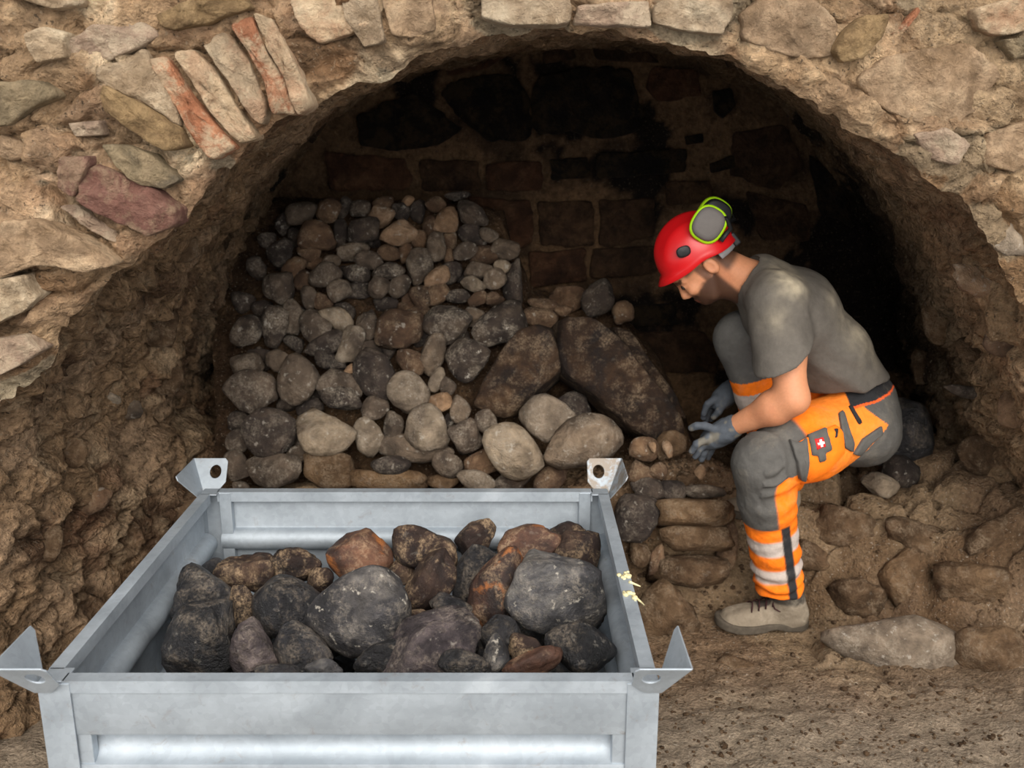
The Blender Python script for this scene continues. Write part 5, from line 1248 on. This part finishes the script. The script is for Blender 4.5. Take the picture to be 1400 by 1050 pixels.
# --- helmet with flipped-up ear defenders
HO = P(965, 361, 2.98); ha = math.radians(40); HF = np.array([-math.cos(ha), 0, -math.sin(ha)]); HU = np.array([-math.sin(ha), 0, math.cos(ha)])
M_helm = mat_plain('red_helmet_shell', lin('#c8161b'), 0.32, 0, 0.5, 0.06, 25, 0.02); M_cup = mat_plain('grey_ear_cup', lin('#6b6663'), 0.6, 0, 0.3, 0.08); M_lime = mat_plain('lime_ring', lin('#b4e81e'), 0.5, 0, 0.3, 0.05)
M_blk = mat_plain('black_plastic', lin('#1b1c1e'), 0.5, 0, 0.4, 0.1); M_strap = mat_plain('grey_headband', lin('#8d8a8c'), 0.7, 0, 0.3, 0.1)
na, ne = 72, 26; VV = np.empty((na, ne, 3))
for i in range(na):
    az = 2 * math.pi * i / na; ca, sa_ = math.cos(az), math.sin(az)
    ub = 0.030 + 0.016 * ca - 0.014 * (1 - abs(ca)) * 0 + 0.012 * math.exp(-((ca) / 0.35) ** 2)     # lower edge, higher over the ears
    e0 = math.asin(max(-0.9, (ub - 0.052) / 0.122))
    for j in range(ne):
        e = e0 + (math.pi / 2 - e0) * j / (ne - 1); ce = math.cos(e)
        f_ = 0.004 + 0.126 * ce * ca; s_ = 0.103 * ce * sa_; u_ = 0.052 + 0.122 * math.sin(e)
        if j == 0: f_ += 0.024 * max(0, ca) ** 2 + 0.004 * ca; s_ *= 1.04; u_ -= 0.006
        elif j == 1: f_ += 0.010 * max(0, ca) ** 2
        rid = 0.006 * math.exp(-(s_ / 0.022) ** 2) * sstep(0.08, 0.13, u_) + 0.004 * math.exp(-((abs(s_) - 0.06) / 0.010) ** 2) * float(sstep(0.06, 0.1, u_))
        VV[i, j] = hp(f_, s_, u_ + rid)
idx = lambda i, j: (i % na) * ne + j
FF = [(idx(i, j), idx(i + 1, j), idx(i + 1, j + 1), idx(i, j + 1)) for i in range(na) for j in range(ne - 1)]
helm = local_obj('helmet', VV.reshape(-1, 3), FF, M_helm, person); fix_normals(helm)
md = helm.modifiers.new('shell', 'SOLIDIFY'); md.thickness = 0.004; md.offset = -1
def att(o, par): l_ = np.array(o.location); o.parent = par; o.location = l_ - np.array(person.location) - np.array(par.location); return o
HC = hp(0.004, 0, 0.052)
def hdisc(name, f_, s_, u_, rf, ru, th, mat, par, ang=0.0, sup=2.6):
    """a rounded disc lying against the side of the helmet"""
    sg = 1 if s_ > 0 else -1; c = hp(f_, s_, u_); a_ = math.radians(ang)
    x_ = HF * math.cos(a_) + HU * math.sin(a_); y_ = -HF * math.sin(a_) + HU * math.cos(a_); n_ = HS * sg * 0.93 + HU * 0.30; n_ = n_ / norm(n_)
    V = []; prof = [(0.0, -0.5), (0.9, -0.5), (1.0, -0.3), (1.0, 0.15), (0.92, 0.42), (0.7, 0.5), (0.0, 0.55)]; m = 32
    for r_, z_ in prof:
        for k in range(m):
            w = 2 * math.pi * k / m; cx, sy = math.cos(w), math.sin(w); p_ = (abs(cx) ** sup + abs(sy) ** sup) ** (-1 / sup)
            V.append(c + x_ * rf * r_ * cx * p_ + y_ * ru * r_ * sy * p_ + n_ * th * z_)
    F = [(k * m + i, k * m + (i + 1) % m, (k + 1) * m + (i + 1) % m, (k + 1) * m + i) for k in range(len(prof) - 1) for i in range(m)]
    o = local_obj(name, V, F, mat, None); fix_normals(o); return att(o, par)
for sg, f_, u_ in ((-1, -0.070, 0.116), (1, -0.120, 0.088)):
    cup = hdisc('ear_defender', f_, sg * 0.112, u_, 0.049, 0.045, 0.040, M_cup, helm, -20); cup['label'] = 'grey ear cup with a lime ring'
    hdisc('lime_ring', f_, sg * 0.102, u_ - 0.002, 0.056, 0.052, 0.022, M_lime, helm, -20)
    hdisc('cushion', f_, sg * 0.092, u_ - 0.004, 0.052, 0.048, 0.022, M_blk, helm, -20)
    v, f = tube([hp(f_ - 0.03, sg * 0.118, u_ + 0.0), hp(f_ - 0.052, sg * 0.112, u_ - 0.02), hp(f_ - 0.045, sg * 0.10, u_ - 0.055), hp(-0.07, sg * 0.095, 0.05)], [0.006, 0.007, 0.007, 0.009], 8); o = local_obj('support_arm', v, f, M_blk, None); att(o, helm)
    hdisc('side_clip', 0.036, sg * 0.098, 0.096, 0.022, 0.017, 0.016, M_blk, helm, 20)
v, f = tube([hp(-0.02 - 0.085 * math.cos(w) * 0 + 0, 0, 0)] * 2, 0.001, 4)
pts = [hp(0.0 - 0.100 * math.sin(w), 0.082 * math.cos(w), 0.018 - 0.012 * math.sin(w)) for w in np.linspace(0.42, math.pi - 0.42, 20)]
band = []
for k in range(len(pts)):
    band += [pts[k] + HU * 0.016, pts[k] - HU * 0.014]
F = [(2 * k, 2 * k + 1, 2 * k + 3, 2 * k + 2) for k in range(len(pts) - 1)]
o = local_obj('headband', band, F, M_strap, None); att(o, helm); o.modifiers.new('thick', 'SOLIDIFY').thickness = 0.006
v, f = box(hp(-0.112, 0, 0.01), HF * 0.012, HS * 0.03, HU * 0.022); o = local_obj('adjuster_knob', v, f, M_blk, None, False); att(o, helm); bevel(o, 0.006, 3)
